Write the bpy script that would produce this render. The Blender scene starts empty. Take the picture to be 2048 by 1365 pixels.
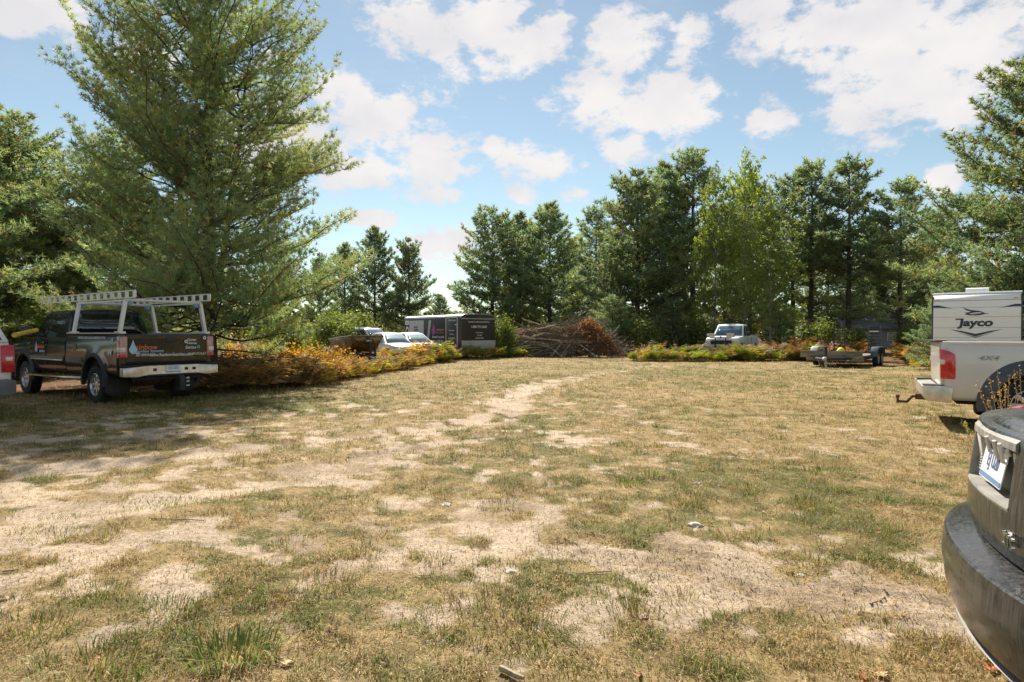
import bpy, bmesh, math, random
import numpy as np
from mathutils import Vector, Matrix
R = math.radians
random.seed(7)
rng = np.random.default_rng(11)
SC = bpy.context.scene
COL = SC.collection
# ------------------------------------------------------------------ camera
F_PX, HOR, CAM_H = 1250.0, 668.0, 1.5
cam = bpy.data.cameras.new("Camera")
cam_ob = bpy.data.objects.new("Camera", cam)
COL.objects.link(cam_ob)
cam.sensor_width = 36.0
cam.lens = 36.0 * F_PX / 2048.0
cam_ob.location = (0, 0, CAM_H)
cam_ob.rotation_euler = (R(90) - math.atan((682.5 - HOR) / F_PX), 0, 0)
cam.clip_start = 0.05
cam.clip_end = 3000
SC.camera = cam_ob
# ------------------------------------------------------------------ world, sun, exposure
SUN_AZ, SUN_EL = R(-9), R(44)      # azimuth measured from +Y, negative = left
SKY_STRENGTH, SUN_STRENGTH = 0.067, 4.8
world = bpy.data.worlds.new("World")
SC.world = world
world.use_nodes = True
wt = world.node_tree
wt.nodes.clear()
def wn(t, **kw):
    n = wt.nodes.new(t)
    for k, v in kw.items():
        setattr(n, k, v)
    return n
def wmath(op, a, b=None, c=None):
    n = wn('ShaderNodeMath', operation=op)
    for i, v in enumerate((a, b, c)):
        if v is None: continue
        if isinstance(v, (int, float)): n.inputs[i].default_value = v
        else: wt.links.new(v, n.inputs[i])
    return n.outputs[0]
def wvec(op, a, b=None):
    n = wn('ShaderNodeVectorMath', operation=op)
    for i, v in enumerate((a, b)):
        if v is None: continue
        if isinstance(v, tuple): n.inputs[i].default_value = v
        else: wt.links.new(v, n.inputs[i])
    return n.outputs[1] if op == 'LENGTH' else n.outputs[0]
sky = wn('ShaderNodeTexSky', sky_type='NISHITA')
sky.sun_disc = False
sky.sun_elevation = SUN_EL
sky.sun_rotation = SUN_AZ
sky.altitude = 200
sky.air_density = 1.0
sky.dust_density = 0.1
sky.ozone_density = 1.2
tc = wn('ShaderNodeTexCoord')
sep = wn('ShaderNodeSeparateXYZ')
wt.links.new(tc.outputs['Generated'], sep.inputs[0])
az = wmath('ARCTAN2', sep.outputs[0], sep.outputs[1])
el = wmath('ARCSINE', sep.outputs[2])
comb = wn('ShaderNodeCombineXYZ')
wt.links.new(az, comb.inputs[0]); wt.links.new(el, comb.inputs[1])
AE = comb.outputs[0]
CLOUDS = [(820,50,105,70),(955,70,170,75),(1085,75,75,50),(1235,95,95,60),(1300,225,150,70),(1190,195,105,48),(1330,180,90,40),(1260,290,60,40),
          (1545,240,52,36),(1700,50,170,80),(1800,160,190,100),(1955,70,150,110),(1545,85,85,42),(1520,15,75,32),(1690,225,80,45),(1900,240,90,40),
          (740,235,160,68),(640,260,110,75),(865,318,112,55),(720,345,130,42),(985,297,24,20),(1090,325,88,34),(885,392,50,20),(1035,392,38,20),(1160,388,38,17),
          (890,490,72,48),(60,15,130,45),(150,60,60,40),(1880,362,45,30),(740,440,55,20),(20,60,30,16),(540,300,140,70),(1370,105,50,50),(300,120,120,50),(560,120,40,20)]
dens = None
for (cx, cy, rx, ry) in CLOUDS:
    a0 = math.atan((cx - 1024) / F_PX)
    e0 = math.atan((HOR - cy) / F_PX * math.cos(a0))
    ra = rx / F_PX * math.cos(a0) ** 2 * 1.25
    re = ry / F_PX * math.cos(a0) * 1.25
    d = wvec('SUBTRACT', AE, (a0, e0, 0))
    d = wvec('MULTIPLY', d, (1 / ra, 1 / re, 0))
    l = wvec('LENGTH', d)
    v = wmath('SUBTRACT', 1.0, l)
    dens = v if dens is None else wmath('MAXIMUM', dens, v)
# the rest of the sky carries the same kind of scattered cloud
gn = wn('ShaderNodeTexNoise'); gn.inputs['Scale'].default_value = 3.2; gn.inputs['Detail'].default_value = 2
wt.links.new(tc.outputs['Generated'], gn.inputs['Vector'])
gen = wmath('MULTIPLY', wmath('SUBTRACT', gn.outputs[0], 0.52), 5.0)
side = wmath('SUBTRACT', wmath('ABSOLUTE', az), 0.85)
up = wmath('SUBTRACT', el, 0.62)
out_mask = wmath('MULTIPLY', wmath('MAXIMUM', side, up), 6.0)
out_mask = wmath('MINIMUM', wmath('MAXIMUM', out_mask, -1.0), 0.6)
dens = wmath('MAXIMUM', dens, wmath('MINIMUM', gen, out_mask))
n1 = wn('ShaderNodeTexNoise'); n1.inputs['Scale'].default_value = 17; n1.inputs['Detail'].default_value = 9; n1.inputs['Roughness'].default_value = 0.62
mp = wvec('MULTIPLY', tc.outputs['Generated'], (1.0, 1.0, 1.7))
wt.links.new(mp, n1.inputs['Vector'])
dd = wmath('ADD', dens, wmath('MULTIPLY', wmath('SUBTRACT', n1.outputs[0], 0.5), 3.1))
mr = wn('ShaderNodeMapRange', interpolation_type='SMOOTHSTEP')
mr.inputs['From Min'].default_value = 0.06; mr.inputs['From Max'].default_value = 0.62
wt.links.new(dd, mr.inputs['Value'])
wisp = wn('ShaderNodeTexNoise'); wisp.inputs['Scale'].default_value = 4; wisp.inputs['Detail'].default_value = 8; wisp.inputs['Roughness'].default_value = 0.65
wt.links.new(wvec('MULTIPLY', tc.outputs['Generated'], (1, 1, 2.5)), wisp.inputs['Vector'])
wmr = wn('ShaderNodeMapRange'); wmr.inputs['From Min'].default_value = 0.48; wmr.inputs['From Max'].default_value = 0.8; wmr.inputs['To Max'].default_value = 0.2
wt.links.new(wisp.outputs[0], wmr.inputs['Value'])
cfac = wmath('MINIMUM', wmath('MAXIMUM', wmath('MULTIPLY', mr.outputs[0], 0.96), wmr.outputs[0]), 1.0)
ccol = wn('ShaderNodeValToRGB')
ccol.color_ramp.elements[0].position = 0.35; ccol.color_ramp.elements[0].color = (0.86, 0.84, 0.86, 1)
ccol.color_ramp.elements[1].position = 0.62; ccol.color_ramp.elements[1].color = (1.0, 0.965, 0.945, 1)
n2 = wn('ShaderNodeTexNoise'); n2.inputs['Scale'].default_value = 9; n2.inputs['Detail'].default_value = 5
wt.links.new(mp, n2.inputs['Vector']); wt.links.new(n2.outputs[0], ccol.inputs[0])
bg1 = wn('ShaderNodeBackground'); bg1.inputs[1].default_value = SKY_STRENGTH
bg2 = wn('ShaderNodeBackground'); bg2.inputs[1].default_value = 0.50
tint = wn('ShaderNodeMix', data_type='RGBA', blend_type='MULTIPLY'); tint.inputs[0].default_value = 1.0; tint.inputs[7].default_value = (0.98, 1.04, 0.92, 1)
hsv = wn('ShaderNodeHueSaturation'); hsv.inputs['Saturation'].default_value = 0.84
wt.links.new(sky.outputs[0], tint.inputs[6]); wt.links.new(tint.outputs[2], hsv.inputs['Color']); wt.links.new(hsv.outputs[0], bg1.inputs[0]); wt.links.new(ccol.outputs[0], bg2.inputs[0])
mx = wn('ShaderNodeMixShader')
wt.links.new(cfac, mx.inputs[0]); wt.links.new(bg1.outputs[0], mx.inputs[1]); wt.links.new(bg2.outputs[0], mx.inputs[2])
wo = wn('ShaderNodeOutputWorld'); wt.links.new(mx.outputs[0], wo.inputs[0])
sun = bpy.data.lights.new("Sun", 'SUN')
sun.energy = SUN_STRENGTH; sun.angle = R(0.53); sun.color = (1.0, 0.93, 0.82)
sun_ob = bpy.data.objects.new("Sun", sun); COL.objects.link(sun_ob)
sdir = Vector((math.sin(SUN_AZ) * math.cos(SUN_EL), math.cos(SUN_AZ) * math.cos(SUN_EL), math.sin(SUN_EL)))
sun_ob.rotation_euler = (-sdir).to_track_quat('-Z', 'Y').to_euler()
sun_ob.location = (0, 0, 40)
SC.view_settings.view_transform = 'Standard'
SC.view_settings.look = 'None'
SC.view_settings.exposure = 0.92
SC.view_settings.gamma = 1.0
SC.render.engine = 'CYCLES'
SC.cycles.max_bounces = 5
SC.cycles.diffuse_bounces = 4
SC.cycles.glossy_bounces = 2
SC.cycles.transparent_max_bounces = 6
SC.cycles.sample_clamp_indirect = 4.0

# ------------------------------------------------------------------ helpers
def gp(px, py):                      # ground point under a photo pixel
    y = CAM_H * F_PX / (py - HOR)
    return ((px - 1024) / F_PX * y, y)
def at(px, y):                       # x of a pixel column at depth y
    return (px - 1024) / F_PX * y
def tag(o, label=None, cat=None, group=None, kind=None):
    if label: o['label'] = label
    if cat: o['category'] = cat
    if group: o['group'] = group
    if kind: o['kind'] = kind
    return o
def link(o, parent=None):
    COL.objects.link(o)
    if parent is not None: o.parent = parent
    return o
def empty(name, loc=(0, 0, 0), rz=0.0):
    o = bpy.data.objects.new(name, None)
    o.empty_display_size = 0.2
    o.location = loc; o.rotation_euler = (0, 0, rz)
    return link(o)
def smooth_mesh(me, ang=35):
    me.shade_smooth()
    try: me.set_sharp_from_angle(angle=R(ang))
    except Exception: pass
def mobj(name, verts, faces, mat, parent=None, ang=None):
    me = bpy.data.meshes.new(name)
    me.from_pydata([tuple(v) for v in verts], [], [tuple(f) for f in faces])
    me.validate()
    if mat: me.materials.append(mat)
    if ang is not None: smooth_mesh(me, ang)
    return link(bpy.data.objects.new(name, me), parent)
def bmobj(name, bm, mat, parent=None, ang=35):
    bmesh.ops.recalc_face_normals(bm, faces=bm.faces)
    me = bpy.data.meshes.new(name)
    bm.to_mesh(me); bm.free()
    if mat: me.materials.append(mat)
    if ang is not None: smooth_mesh(me, ang)
    return link(bpy.data.objects.new(name, me), parent)
def bm_box(bm, c, s, bev=0.0, rot=None):
    m = Matrix.Translation(c)
    if rot is not None: m = m @ rot
    m = m @ Matrix.Diagonal((s[0], s[1], s[2], 1))
    r = bmesh.ops.create_cube(bm, size=1.0, matrix=m)
    if bev > 0:
        es = list({e for v in r['verts'] for e in v.link_edges})
        bmesh.ops.bevel(bm, geom=es, offset=bev, segments=2, profile=0.6, affect='EDGES')
def box(name, c, s, mat, parent=None, bev=0.01, rot=None):
    bm = bmesh.new(); bm_box(bm, c, s, bev, rot)
    return bmobj(name, bm, mat, parent)
def boxes(name, lst, mat, parent=None, bev=0.0):
    bm = bmesh.new()
    for b in lst: bm_box(bm, b[0], b[1], bev, b[2] if len(b) > 2 else None)
    return bmobj(name, bm, mat, parent)
def frame_to(d):
    d = Vector(d).normalized()
    a = Vector((0, 0, 1)) if abs(d.z) < 0.95 else Vector((1, 0, 0))
    u = d.cross(a).normalized(); v = d.cross(u)
    return u, v
def tube_geo(pts, rad, n=8, caps=True):
    V, Fc = [], []
    P = [Vector(p) for p in pts]
    for i, p in enumerate(P):
        d = (P[min(i + 1, len(P) - 1)] - P[max(i - 1, 0)])
        u, v = frame_to(d)
        r = rad[i] if isinstance(rad, (list, tuple)) else rad
        for k in range(n):
            a = 2 * math.pi * k / n
            V.append(p + u * (r * math.cos(a)) + v * (r * math.sin(a)))
    for i in range(len(P) - 1):
        for k in range(n):
            k2 = (k + 1) % n
            Fc.append((i * n + k, i * n + k2, (i + 1) * n + k2, (i + 1) * n + k))
    if caps:
        Fc.append(tuple(range(n - 1, -1, -1)))
        b = (len(P) - 1) * n
        Fc.append(tuple(b + k for k in range(n)))
    return V, Fc
def tube(name, pts, rad, mat, parent=None, n=8):
    V, Fc = tube_geo(pts, rad, n)
    return mobj(name, V, Fc, mat, parent, ang=50)
def tubes(name, lst, mat, parent=None, n=6):
    V, Fc = [], []
    for pts, rad in lst:
        v, f = tube_geo(pts, rad, n)
        o = len(V); V += v; Fc += [tuple(i + o for i in q) for q in f]
    return mobj(name, V, Fc, mat, parent, ang=50)
def extrude(name, poly, axis, a, b, mat, parent=None, bev=0.0):
    """poly: 2D points; axis 'y' -> (x,z) polygon spanning y a..b ; 'x' -> (y,z) ; 'z' -> (x,y)"""
    bm = bmesh.new()
    def mk(p, t):
        return {'y': (p[0], t, p[1]), 'x': (t, p[0], p[1]), 'z': (p[0], p[1], t)}[axis]
    v0 = [bm.verts.new(mk(p, a)) for p in poly]
    v1 = [bm.verts.new(mk(p, b)) for p in poly]
    n = len(poly)
    bm.faces.new(v0); bm.faces.new(v1[::-1])
    for i in range(n):
        bm.faces.new((v0[i], v1[i], v1[(i + 1) % n], v0[(i + 1) % n]))
    if bev > 0:
        bmesh.ops.bevel(bm, geom=list(bm.edges), offset=bev, segments=2, profile=0.6, affect='EDGES')
    return bmobj(name, bm, mat, parent)
def lathe(name, prof, mat, parent=None, n=32, loc=(0, 0, 0), ang=40):
    V, Fc = [], []
    for (r, y) in prof:
        for k in range(n):
            a = 2 * math.pi * k / n
            V.append((r * math.cos(a), y, r * math.sin(a)))
    for i in range(len(prof) - 1):
        for k in range(n):
            k2 = (k + 1) % n
            Fc.append((i * n + k, i * n + k2, (i + 1) * n + k2, (i + 1) * n + k))
    o = mobj(name, V, Fc, mat, parent, ang)
    o.location = loc
    return o
def basis(ex, ey, loc):
    ex = Vector(ex).normalized(); ey = Vector(ey).normalized(); ez = ex.cross(ey).normalized(); ey = ez.cross(ex)
    m = Matrix((ex, ey, ez)).transposed().to_4x4(); m.translation = Vector(loc)
    return m
def text(s, size, m, mat, parent, bold=0.0, shear=0.0, sx=1.0, align='CENTER', depth=0.002, name='lettering'):
    cu = bpy.data.curves.new('t', 'FONT')
    cu.body = s; cu.size = size; cu.align_x = align; cu.align_y = 'CENTER'
    cu.offset = bold * size; cu.shear = shear; cu.extrude = depth; cu.resolution_u = 3
    t = bpy.data.objects.new('t', cu); COL.objects.link(t)
    bpy.context.view_layer.update()
    me = bpy.data.meshes.new_from_object(t)
    bpy.data.objects.remove(t); bpy.data.curves.remove(cu)
    me.name = name; me.materials.clear(); me.materials.append(mat)
    me.transform(m @ Matrix.Diagonal((sx, 1, 1, 1)))
    return link(bpy.data.objects.new(name, me), parent)
REAR = ((0, -1, 0), (0, 0, 1))       # text seen from behind a vehicle whose forward is +x
LEFT = ((-1, 0, 0), (0, 0, 1))
RIGHT = ((1, 0, 0), (0, 0, 1))
FRONT = ((0, 1, 0), (0, 0, 1))

# ------------------------------------------------------------------ materials
MATS = {}
def pm(name, col, rough=0.5, metal=0.0, spec=0.5, var=0.0, scale=8.0, col2=None, bump=0.0, bscale=60.0, coat=0.0, trans=0.0, stretch=None):
    if name in MATS: return MATS[name]
    m = bpy.data.materials.new(name); m.use_nodes = True
    nt = m.node_tree; b = nt.nodes['Principled BSDF']
    b.inputs['Base Color'].default_value = (*col, 1)
    b.inputs['Roughness'].default_value = rough
    b.inputs['Metallic'].default_value = metal
    b.inputs['Specular IOR Level'].default_value = spec
    b.inputs['Coat Weight'].default_value = coat
    b.inputs['Coat Roughness'].default_value = 0.08
    tcn = nt.nodes.new('ShaderNodeTexCoord')
    src = tcn.outputs['Object']
    if stretch:
        mpn = nt.nodes.new('ShaderNodeMapping'); mpn.inputs['Scale'].default_value = stretch
        nt.links.new(src, mpn.inputs[0]); src = mpn.outputs[0]
    if var > 0 or col2:
        nz = nt.nodes.new('ShaderNodeTexNoise'); nz.inputs['Scale'].default_value = scale; nz.inputs['Detail'].default_value = 5
        nt.links.new(src, nz.inputs['Vector'])
        rp = nt.nodes.new('ShaderNodeValToRGB')
        rp.color_ramp.elements[0].position = 0.35; rp.color_ramp.elements[1].position = 0.65
        c2 = col2 if col2 else tuple(min(1, c * (1 + var)) for c in col)
        c1 = col if col2 else tuple(c * (1 - var) for c in col)
        rp.color_ramp.elements[0].color = (*c1, 1); rp.color_ramp.elements[1].color = (*c2, 1)
        nt.links.new(nz.outputs[0], rp.inputs[0]); nt.links.new(rp.outputs[0], b.inputs['Base Color'])
    if bump > 0:
        nb = nt.nodes.new('ShaderNodeTexNoise'); nb.inputs['Scale'].default_value = bscale; nb.inputs['Detail'].default_value = 4
        nt.links.new(src, nb.inputs['Vector'])
        bp = nt.nodes.new('ShaderNodeBump'); bp.inputs['Strength'].default_value = bump; bp.inputs['Distance'].default_value = 0.02
        nt.links.new(nb.outputs[0], bp.inputs['Height']); nt.links.new(bp.outputs[0], b.inputs['Normal'])
    MATS[name] = m
    return m
def attr_mat(name, rough=0.6, transl=0.35, spec=0.25, tint=(1.1, 1.1, 0.7)):
    """foliage: own colour from the 'col' attribute, part of the light passes through"""
    m = bpy.data.materials.new(name); m.use_nodes = True
    nt = m.node_tree; b = nt.nodes['Principled BSDF']; out = nt.nodes['Material Output']
    a = nt.nodes.new('ShaderNodeAttribute'); a.attribute_name = 'col'
    oi = nt.nodes.new('ShaderNodeObjectInfo')
    hs = nt.nodes.new('ShaderNodeHueSaturation')
    mr_ = nt.nodes.new('ShaderNodeMapRange'); mr_.inputs['To Min'].default_value = 0.8; mr_.inputs['To Max'].default_value = 1.2
    nt.links.new(oi.outputs['Random'], mr_.inputs['Value']); nt.links.new(mr_.outputs[0], hs.inputs['Value'])
    nt.links.new(a.outputs['Color'], hs.inputs['Color'])
    nt.links.new(hs.outputs[0], b.inputs['Base Color'])
    b.inputs['Roughness'].default_value = rough; b.inputs['Specular IOR Level'].default_value = spec
    if transl > 0:
        tr = nt.nodes.new('ShaderNodeBsdfTranslucent')
        mc = nt.nodes.new('ShaderNodeMix'); mc.data_type = 'RGBA'; mc.blend_type = 'MULTIPLY'; mc.inputs[0].default_value = 1
        nt.links.new(hs.outputs[0], mc.inputs[6]); mc.inputs[7].default_value = (*tint, 1)
        nt.links.new(mc.outputs[2], tr.inputs[0])
        ms = nt.nodes.new('ShaderNodeMixShader'); ms.inputs[0].default_value = transl
        nt.links.new(b.outputs[0], ms.inputs[1]); nt.links.new(tr.outputs[0], ms.inputs[2]); nt.links.new(ms.outputs[0], out.inputs[0])
    return m
def np_mesh(name, V, tris, mat, parent=None, col=None):
    """fast triangle mesh from numpy arrays, optional per-vertex colour"""
    me = bpy.data.meshes.new(name)
    nv, nf = len(V), len(tris)
    me.vertices.add(nv); me.vertices.foreach_set('co', np.ascontiguousarray(V, dtype=np.float32).ravel())
    k = tris.shape[1]
    me.loops.add(nf * k); me.loops.foreach_set('vertex_index', np.ascontiguousarray(tris, dtype=np.int32).ravel())
    me.polygons.add(nf)
    me.polygons.foreach_set('loop_start', np.arange(0, nf * k, k, dtype=np.int32))
    if col is not None:
        at_ = me.attributes.new('col', 'FLOAT_COLOR', 'POINT')
        c4 = np.ones((nv, 4), dtype=np.float32); c4[:, :3] = col
        at_.data.foreach_set('color', c4.ravel())
    me.update(calc_edges=True)
    if mat: me.materials.append(mat)
    return link(bpy.data.objects.new(name, me), parent)
_tab = np.random.default_rng(5).random((256, 256))
def vnoise(x, y):
    xi = np.floor(x).astype(int); yi = np.floor(y).astype(int)
    fx = x - xi; fy = y - yi
    fx = fx * fx * (3 - 2 * fx); fy = fy * fy * (3 - 2 * fy)
    g = lambda i, j: _tab[i & 255, j & 255]
    return (g(xi, yi) * (1 - fx) + g(xi + 1, yi) * fx) * (1 - fy) + (g(xi, yi + 1) * (1 - fx) + g(xi + 1, yi + 1) * fx) * fy
def fbm(x, y, o=4):
    s = 0; a = 0.5; t = 0
    for i in range(o):
        s = s + a * vnoise(x * 2 ** i + 17.3 * i, y * 2 ** i + 9.1 * i); t += a; a *= 0.5
    return s / t
def sstep(a, b, v):
    t = np.clip((v - a) / (b - a), 0, 1); return t * t * (3 - 2 * t)
# ------------------------------------------------------------------ ground
def pl_dist(x, y, pts):
    best = np.full(x.shape, 1e9); along = np.zeros(x.shape); lat = np.zeros(x.shape); acc = 0.0
    for (ax, ay), (bx, by) in zip(pts[:-1], pts[1:]):
        dx, dy = bx - ax, by - ay; L = math.hypot(dx, dy)
        t = np.clip(((x - ax) * dx + (y - ay) * dy) / (L * L), 0, 1)
        px, py = ax + t * dx, ay + t * dy
        d = np.hypot(x - px, y - py)
        sgn = np.sign((x - ax) * dy - (y - ay) * dx)
        m = d < best
        best = np.where(m, d, best); along = np.where(m, acc + t * L, along); lat = np.where(m, d * sgn, lat)
        acc += L
    return best, along, lat
TRK_A = [gp(*p) for p in ((-260, 1010), (0, 955), (300, 922), (600, 885), (900, 852), (1040, 826), (1000, 800), (1090, 768), (1270, 738), (1330, 722))]
TRK_B = [gp(*p) for p in ((-200, 1110), (60, 1040), (380, 995), (520, 960), (760, 905), (960, 870))]
TRK_C = [gp(*p) for p in ((1150, 1075), (1290, 1098), (1480, 1128), (1600, 1165), (1760, 1195), (1900, 1215))]
TRK_D = [gp(*p) for p in ((1180, 1110), (1400, 1150), (1560, 1200), (1720, 1245), (1850, 1262))]
TREAD = [gp(*p) for p in ((400, 940), (520, 925), (700, 912), (830, 895), (980, 862), (1050, 830))]
def bare_mask(x, y):
    wx = x + 0.5 * (fbm(x * 0.9 + 3, y * 0.9, 3) - 0.5); wy = y + 0.5 * (fbm(x * 0.9 + 31, y * 0.9 + 7, 3) - 0.5)
    n = fbm(x * 1.25 + 40, y * 1.25 + 12, 5)
    nb = fbm(x * 0.33 + 4, y * 0.33 + 50, 3)
    v = (n - 0.5) * 1.9 + (nb - 0.5) * 0.9 + (fbm(x * 3.3 + 71, y * 3.3 + 15, 4) - 0.5) * 2.6
    a = pl_dist(wx, wy, TRK_A)[0]; b = pl_dist(wx, wy, TRK_B)[0]
    v = v + 0.85 * np.exp(-(a / 0.5) ** 2) + 0.8 * np.exp(-(b / 0.38) ** 2)
    c = pl_dist(wx, wy, TRK_C)[0]; d = pl_dist(wx, wy, TRK_D)[0]
    v = v + 0.9 * np.exp(-(c / 0.22) ** 2) + 0.8 * np.exp(-(d / 0.25) ** 2)
    v = v + 0.34 * np.exp(-(((x + 3.2) / 2.6) ** 2 + ((y - 5.2) / 1.9) ** 2))          # sandy left foreground
    v = v + 0.25 * np.exp(-(((x + 0.2) / 2.2) ** 2 + ((y - 3.8) / 1.2) ** 2))
    v = v - 1.25 * np.exp(-(((x - 2.8) / 1.9) ** 2 + ((y - 6.3) / 1.25) ** 2))          # the thicker patch on the right
    v = v - 0.9 * sstep(11, 18, y) * (1 - np.exp(-(a / 1.0) ** 2))
    v = v - 0.5 * sstep(1.5, 3.5, x) * sstep(7, 9, y)
    v = v - 0.6 * sstep(3.3, 2.6, y)
    v = v + 1.1 * (fbm(x * 7.5 + 11, y * 7.5 + 3, 3) - 0.5) - 0.05
    return np.clip(sstep(0.10, 0.48, v), 0, 1)
def green_mask(x, y):
    g = fbm(x * 0.55 + 80, y * 0.55 + 3, 4)
    v = (g - 0.5) * 1.6 + (fbm(x * 2.1 + 8, y * 2.1 + 60, 3) - 0.5) * 1.4 + (fbm(x * 5.5 + 28, y * 5.5 + 6, 3) - 0.5) * 1.8
    v = v + 0.55 * np.exp(-(((x - 2.8) / 2.0) ** 2 + ((y - 6.3) / 1.3) ** 2))
    v = v + 0.35 * np.exp(-(((x + 7) / 4.0) ** 2 + ((y - 11) / 3.5) ** 2))
    v = v + 0.15 * sstep(12, 22, y)
    return np.clip(sstep(-0.15, 0.7, v), 0, 1)
def litter_mask(x, y):
    e = np.interp(x, [-30, -13, -7, -5.2, -4.6, -4.2, -2.6, -0.3, 1, 5, 9, 12, 16, 18, 24, 40], [9, 15, 16.5, 19, 26, 31, 37, 40, 43, 43, 36.5, 35.5, 34.5, 31, 29, 24])
    return sstep(-0.6, 1.2, y - e + 2.0 * (fbm(x * 0.5, y * 0.5, 3) - 0.5))
def ruts(x, y):
    h = np.zeros(x.shape)
    for tr, w, dep in ((TRK_A, 0.28, 0.03), (TRK_B, 0.25, 0.02)):
        d, s, l = pl_dist(x, y, tr)
        h -= dep * np.exp(-(d / w) ** 2) - 0.6 * dep * np.exp(-((d - 0.42) / 0.13) ** 2)
    for tr, w in ((TRK_C, 0.11), (TRK_D, 0.11), (TREAD, 0.13)):
        d, s, l = pl_dist(x, y, tr)
        m = sstep(w, w * 0.75, d) * sstep(0.25, 0.5, vnoise(s * 1.6 + 9, l * 2 + 4))
        lug = np.maximum(np.sin(2 * np.pi * (s / 0.085 + 1.6 * np.abs(l) / 0.1)), -0.25)
        grv = np.cos(2 * np.pi * l / 0.055)
        h += m * (0.017 * lug + 0.008 * grv - 0.014)
        h += 0.018 * np.exp(-((d - w * 1.08) / 0.028) ** 2) * sstep(0.35, 0.6, vnoise(s * 4 + 3, l + 9))
    return h
def gz(x, y, fine=True):
    h = 0.10 * (fbm(x * 0.22, y * 0.22 + 5, 2) - 0.5) + 0.05 * (fbm(x * 1.1 + 9, y * 1.1, 3) - 0.5)
    if fine:
        h = h + 0.022 * (fbm(x * 5 + 2, y * 5 + 8, 3) - 0.5) + ruts(x, y)
    return h * sstep(120, 40, np.hypot(x, y))
def gz1(x, y):
    return float(gz(np.array([float(x)]), np.array([float(y)]), False)[0])
def build_ground():
    ang = np.concatenate([np.arange(-180, -52, 4.0), np.arange(-52, 52.01, 0.25), np.arange(56, 180.1, 4.0)])
    ang[-1] = 180.0
    rad = [0.4, 0.8, 1.2, 1.6, 2.0, 2.3]
    while rad[-1] < 12: rad.append(rad[-1] * 1.0075)
    while rad[-1] < 45: rad.append(rad[-1] * 1.013)
    while rad[-1] < 2200: rad.append(rad[-1] * 1.12)
    rad = np.array(rad)
    A, Rd = np.meshgrid(np.radians(ang), rad)
    X = np.sin(A) * Rd; Y = np.cos(A) * Rd
    Z = gz(X, Y)
    na, nr = len(ang), len(rad)
    V = np.stack([X, Y, Z], -1).reshape(-1, 3)
    V = np.vstack([V, [[0, 0, 0]]])
    idx = np.arange(na * nr).reshape(nr, na)
    q = np.stack([idx[:-1, :-1], idx[:-1, 1:], idx[1:, 1:], idx[1:, :-1]], -1).reshape(-1, 4)[:, ::-1]
    # colours of sand, thatch and litter
    x, y = V[:, 0], V[:, 1]
    b = bare_mask(x, y)[:, None]; g = green_mask(x, y)[:, None]; li = litter_mask(x, y)[:, None]
    n = fbm(x * 2.3 + 5, y * 2.3, 4)[:, None]
    sand = np.array([0.53, 0.43, 0.325]) * (0.82 + 0.36 * n) 
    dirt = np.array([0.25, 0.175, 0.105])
    m2 = sstep(0.56, 0.70, fbm(x * 1.7 + 60, y * 1.7 + 21, 4))[:, None]
    sand = sand * (1 - 0.55 * m2) + dirt * 0.55 * m2
    thatch = np.array([0.33, 0.245, 0.125]) * (1 - g) + np.array([0.165, 0.15, 0.055]) * g
    thatch = thatch * (0.62 + 0.76 * fbm(x * 6.5 + 3, y * 6.5 + 44, 4)[:, None]) * (0.75 + 0.5 * (rng.random(len(x))[:, None]))
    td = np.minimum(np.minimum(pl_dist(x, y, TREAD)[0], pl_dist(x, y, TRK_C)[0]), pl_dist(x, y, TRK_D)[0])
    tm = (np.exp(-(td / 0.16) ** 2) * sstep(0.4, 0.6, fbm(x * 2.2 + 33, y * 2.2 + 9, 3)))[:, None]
    sand = sand * (1 - 0.45 * tm) + dirt * 0.45 * tm               # darker tone along the tyre tracks, broken up by noise
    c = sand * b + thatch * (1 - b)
    lit = np.array([0.16, 0.09, 0.045]) * (0.6 + 0.9 * n)
    c = c * (1 - li) + lit * li
    m = bpy.data.materials.new('ground_sand_and_thatch'); m.use_nodes = True
    nt = m.node_tree; bs = nt.nodes['Principled BSDF']
    a = nt.nodes.new('ShaderNodeAttribute'); a.attribute_name = 'col'
    tcn = nt.nodes.new('ShaderNodeTexCoord')
    nz = nt.nodes.new('ShaderNodeTexNoise'); nz.inputs['Scale'].default_value = 55; nz.inputs['Detail'].default_value = 6; nz.inputs['Roughness'].default_value = 0.7
    nt.links.new(tcn.outputs['Object'], nz.inputs['Vector'])
    rp = nt.nodes.new('ShaderNodeValToRGB')
    rp.color_ramp.elements[0].position = 0.36; rp.color_ramp.elements[0].color = (0.42, 0.36, 0.31, 1)
    rp.color_ramp.elements[1].position = 0.62; rp.color_ramp.elements[1].color = (1.22, 1.2, 1.16, 1)
    nz2 = nt.nodes.new('ShaderNodeTexNoise'); nz2.inputs['Scale'].default_value = 14; nz2.inputs['Detail'].default_value = 8; nz2.inputs['Roughness'].default_value = 0.75
    nt.links.new(tcn.outputs['Object'], nz2.inputs['Vector'])
    mxn = nt.nodes.new('ShaderNodeMath'); mxn.operation = 'MULTIPLY_ADD'; mxn.inputs[1].default_value = 0.5
    hlf = nt.nodes.new('ShaderNodeMath'); hlf.operation = 'MULTIPLY'; hlf.inputs[1].default_value = 0.5
    nt.links.new(nz2.outputs[0], hlf.inputs[0]); nt.links.new(nz.outputs[0], mxn.inputs[0]); nt.links.new(hlf.outputs[0], mxn.inputs[2])
    nt.links.new(mxn.outputs[0], rp.inputs[0])
    mc = nt.nodes.new('ShaderNodeMix'); mc.data_type = 'RGBA'; mc.blend_type = 'MULTIPLY'; mc.inputs[0].default_value = 0.8
    nt.links.new(a.outputs['Color'], mc.inputs[6]); nt.links.new(rp.outputs[0], mc.inputs[7])
    nt.links.new(mc.outputs[2], bs.inputs['Base Color'])
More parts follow.
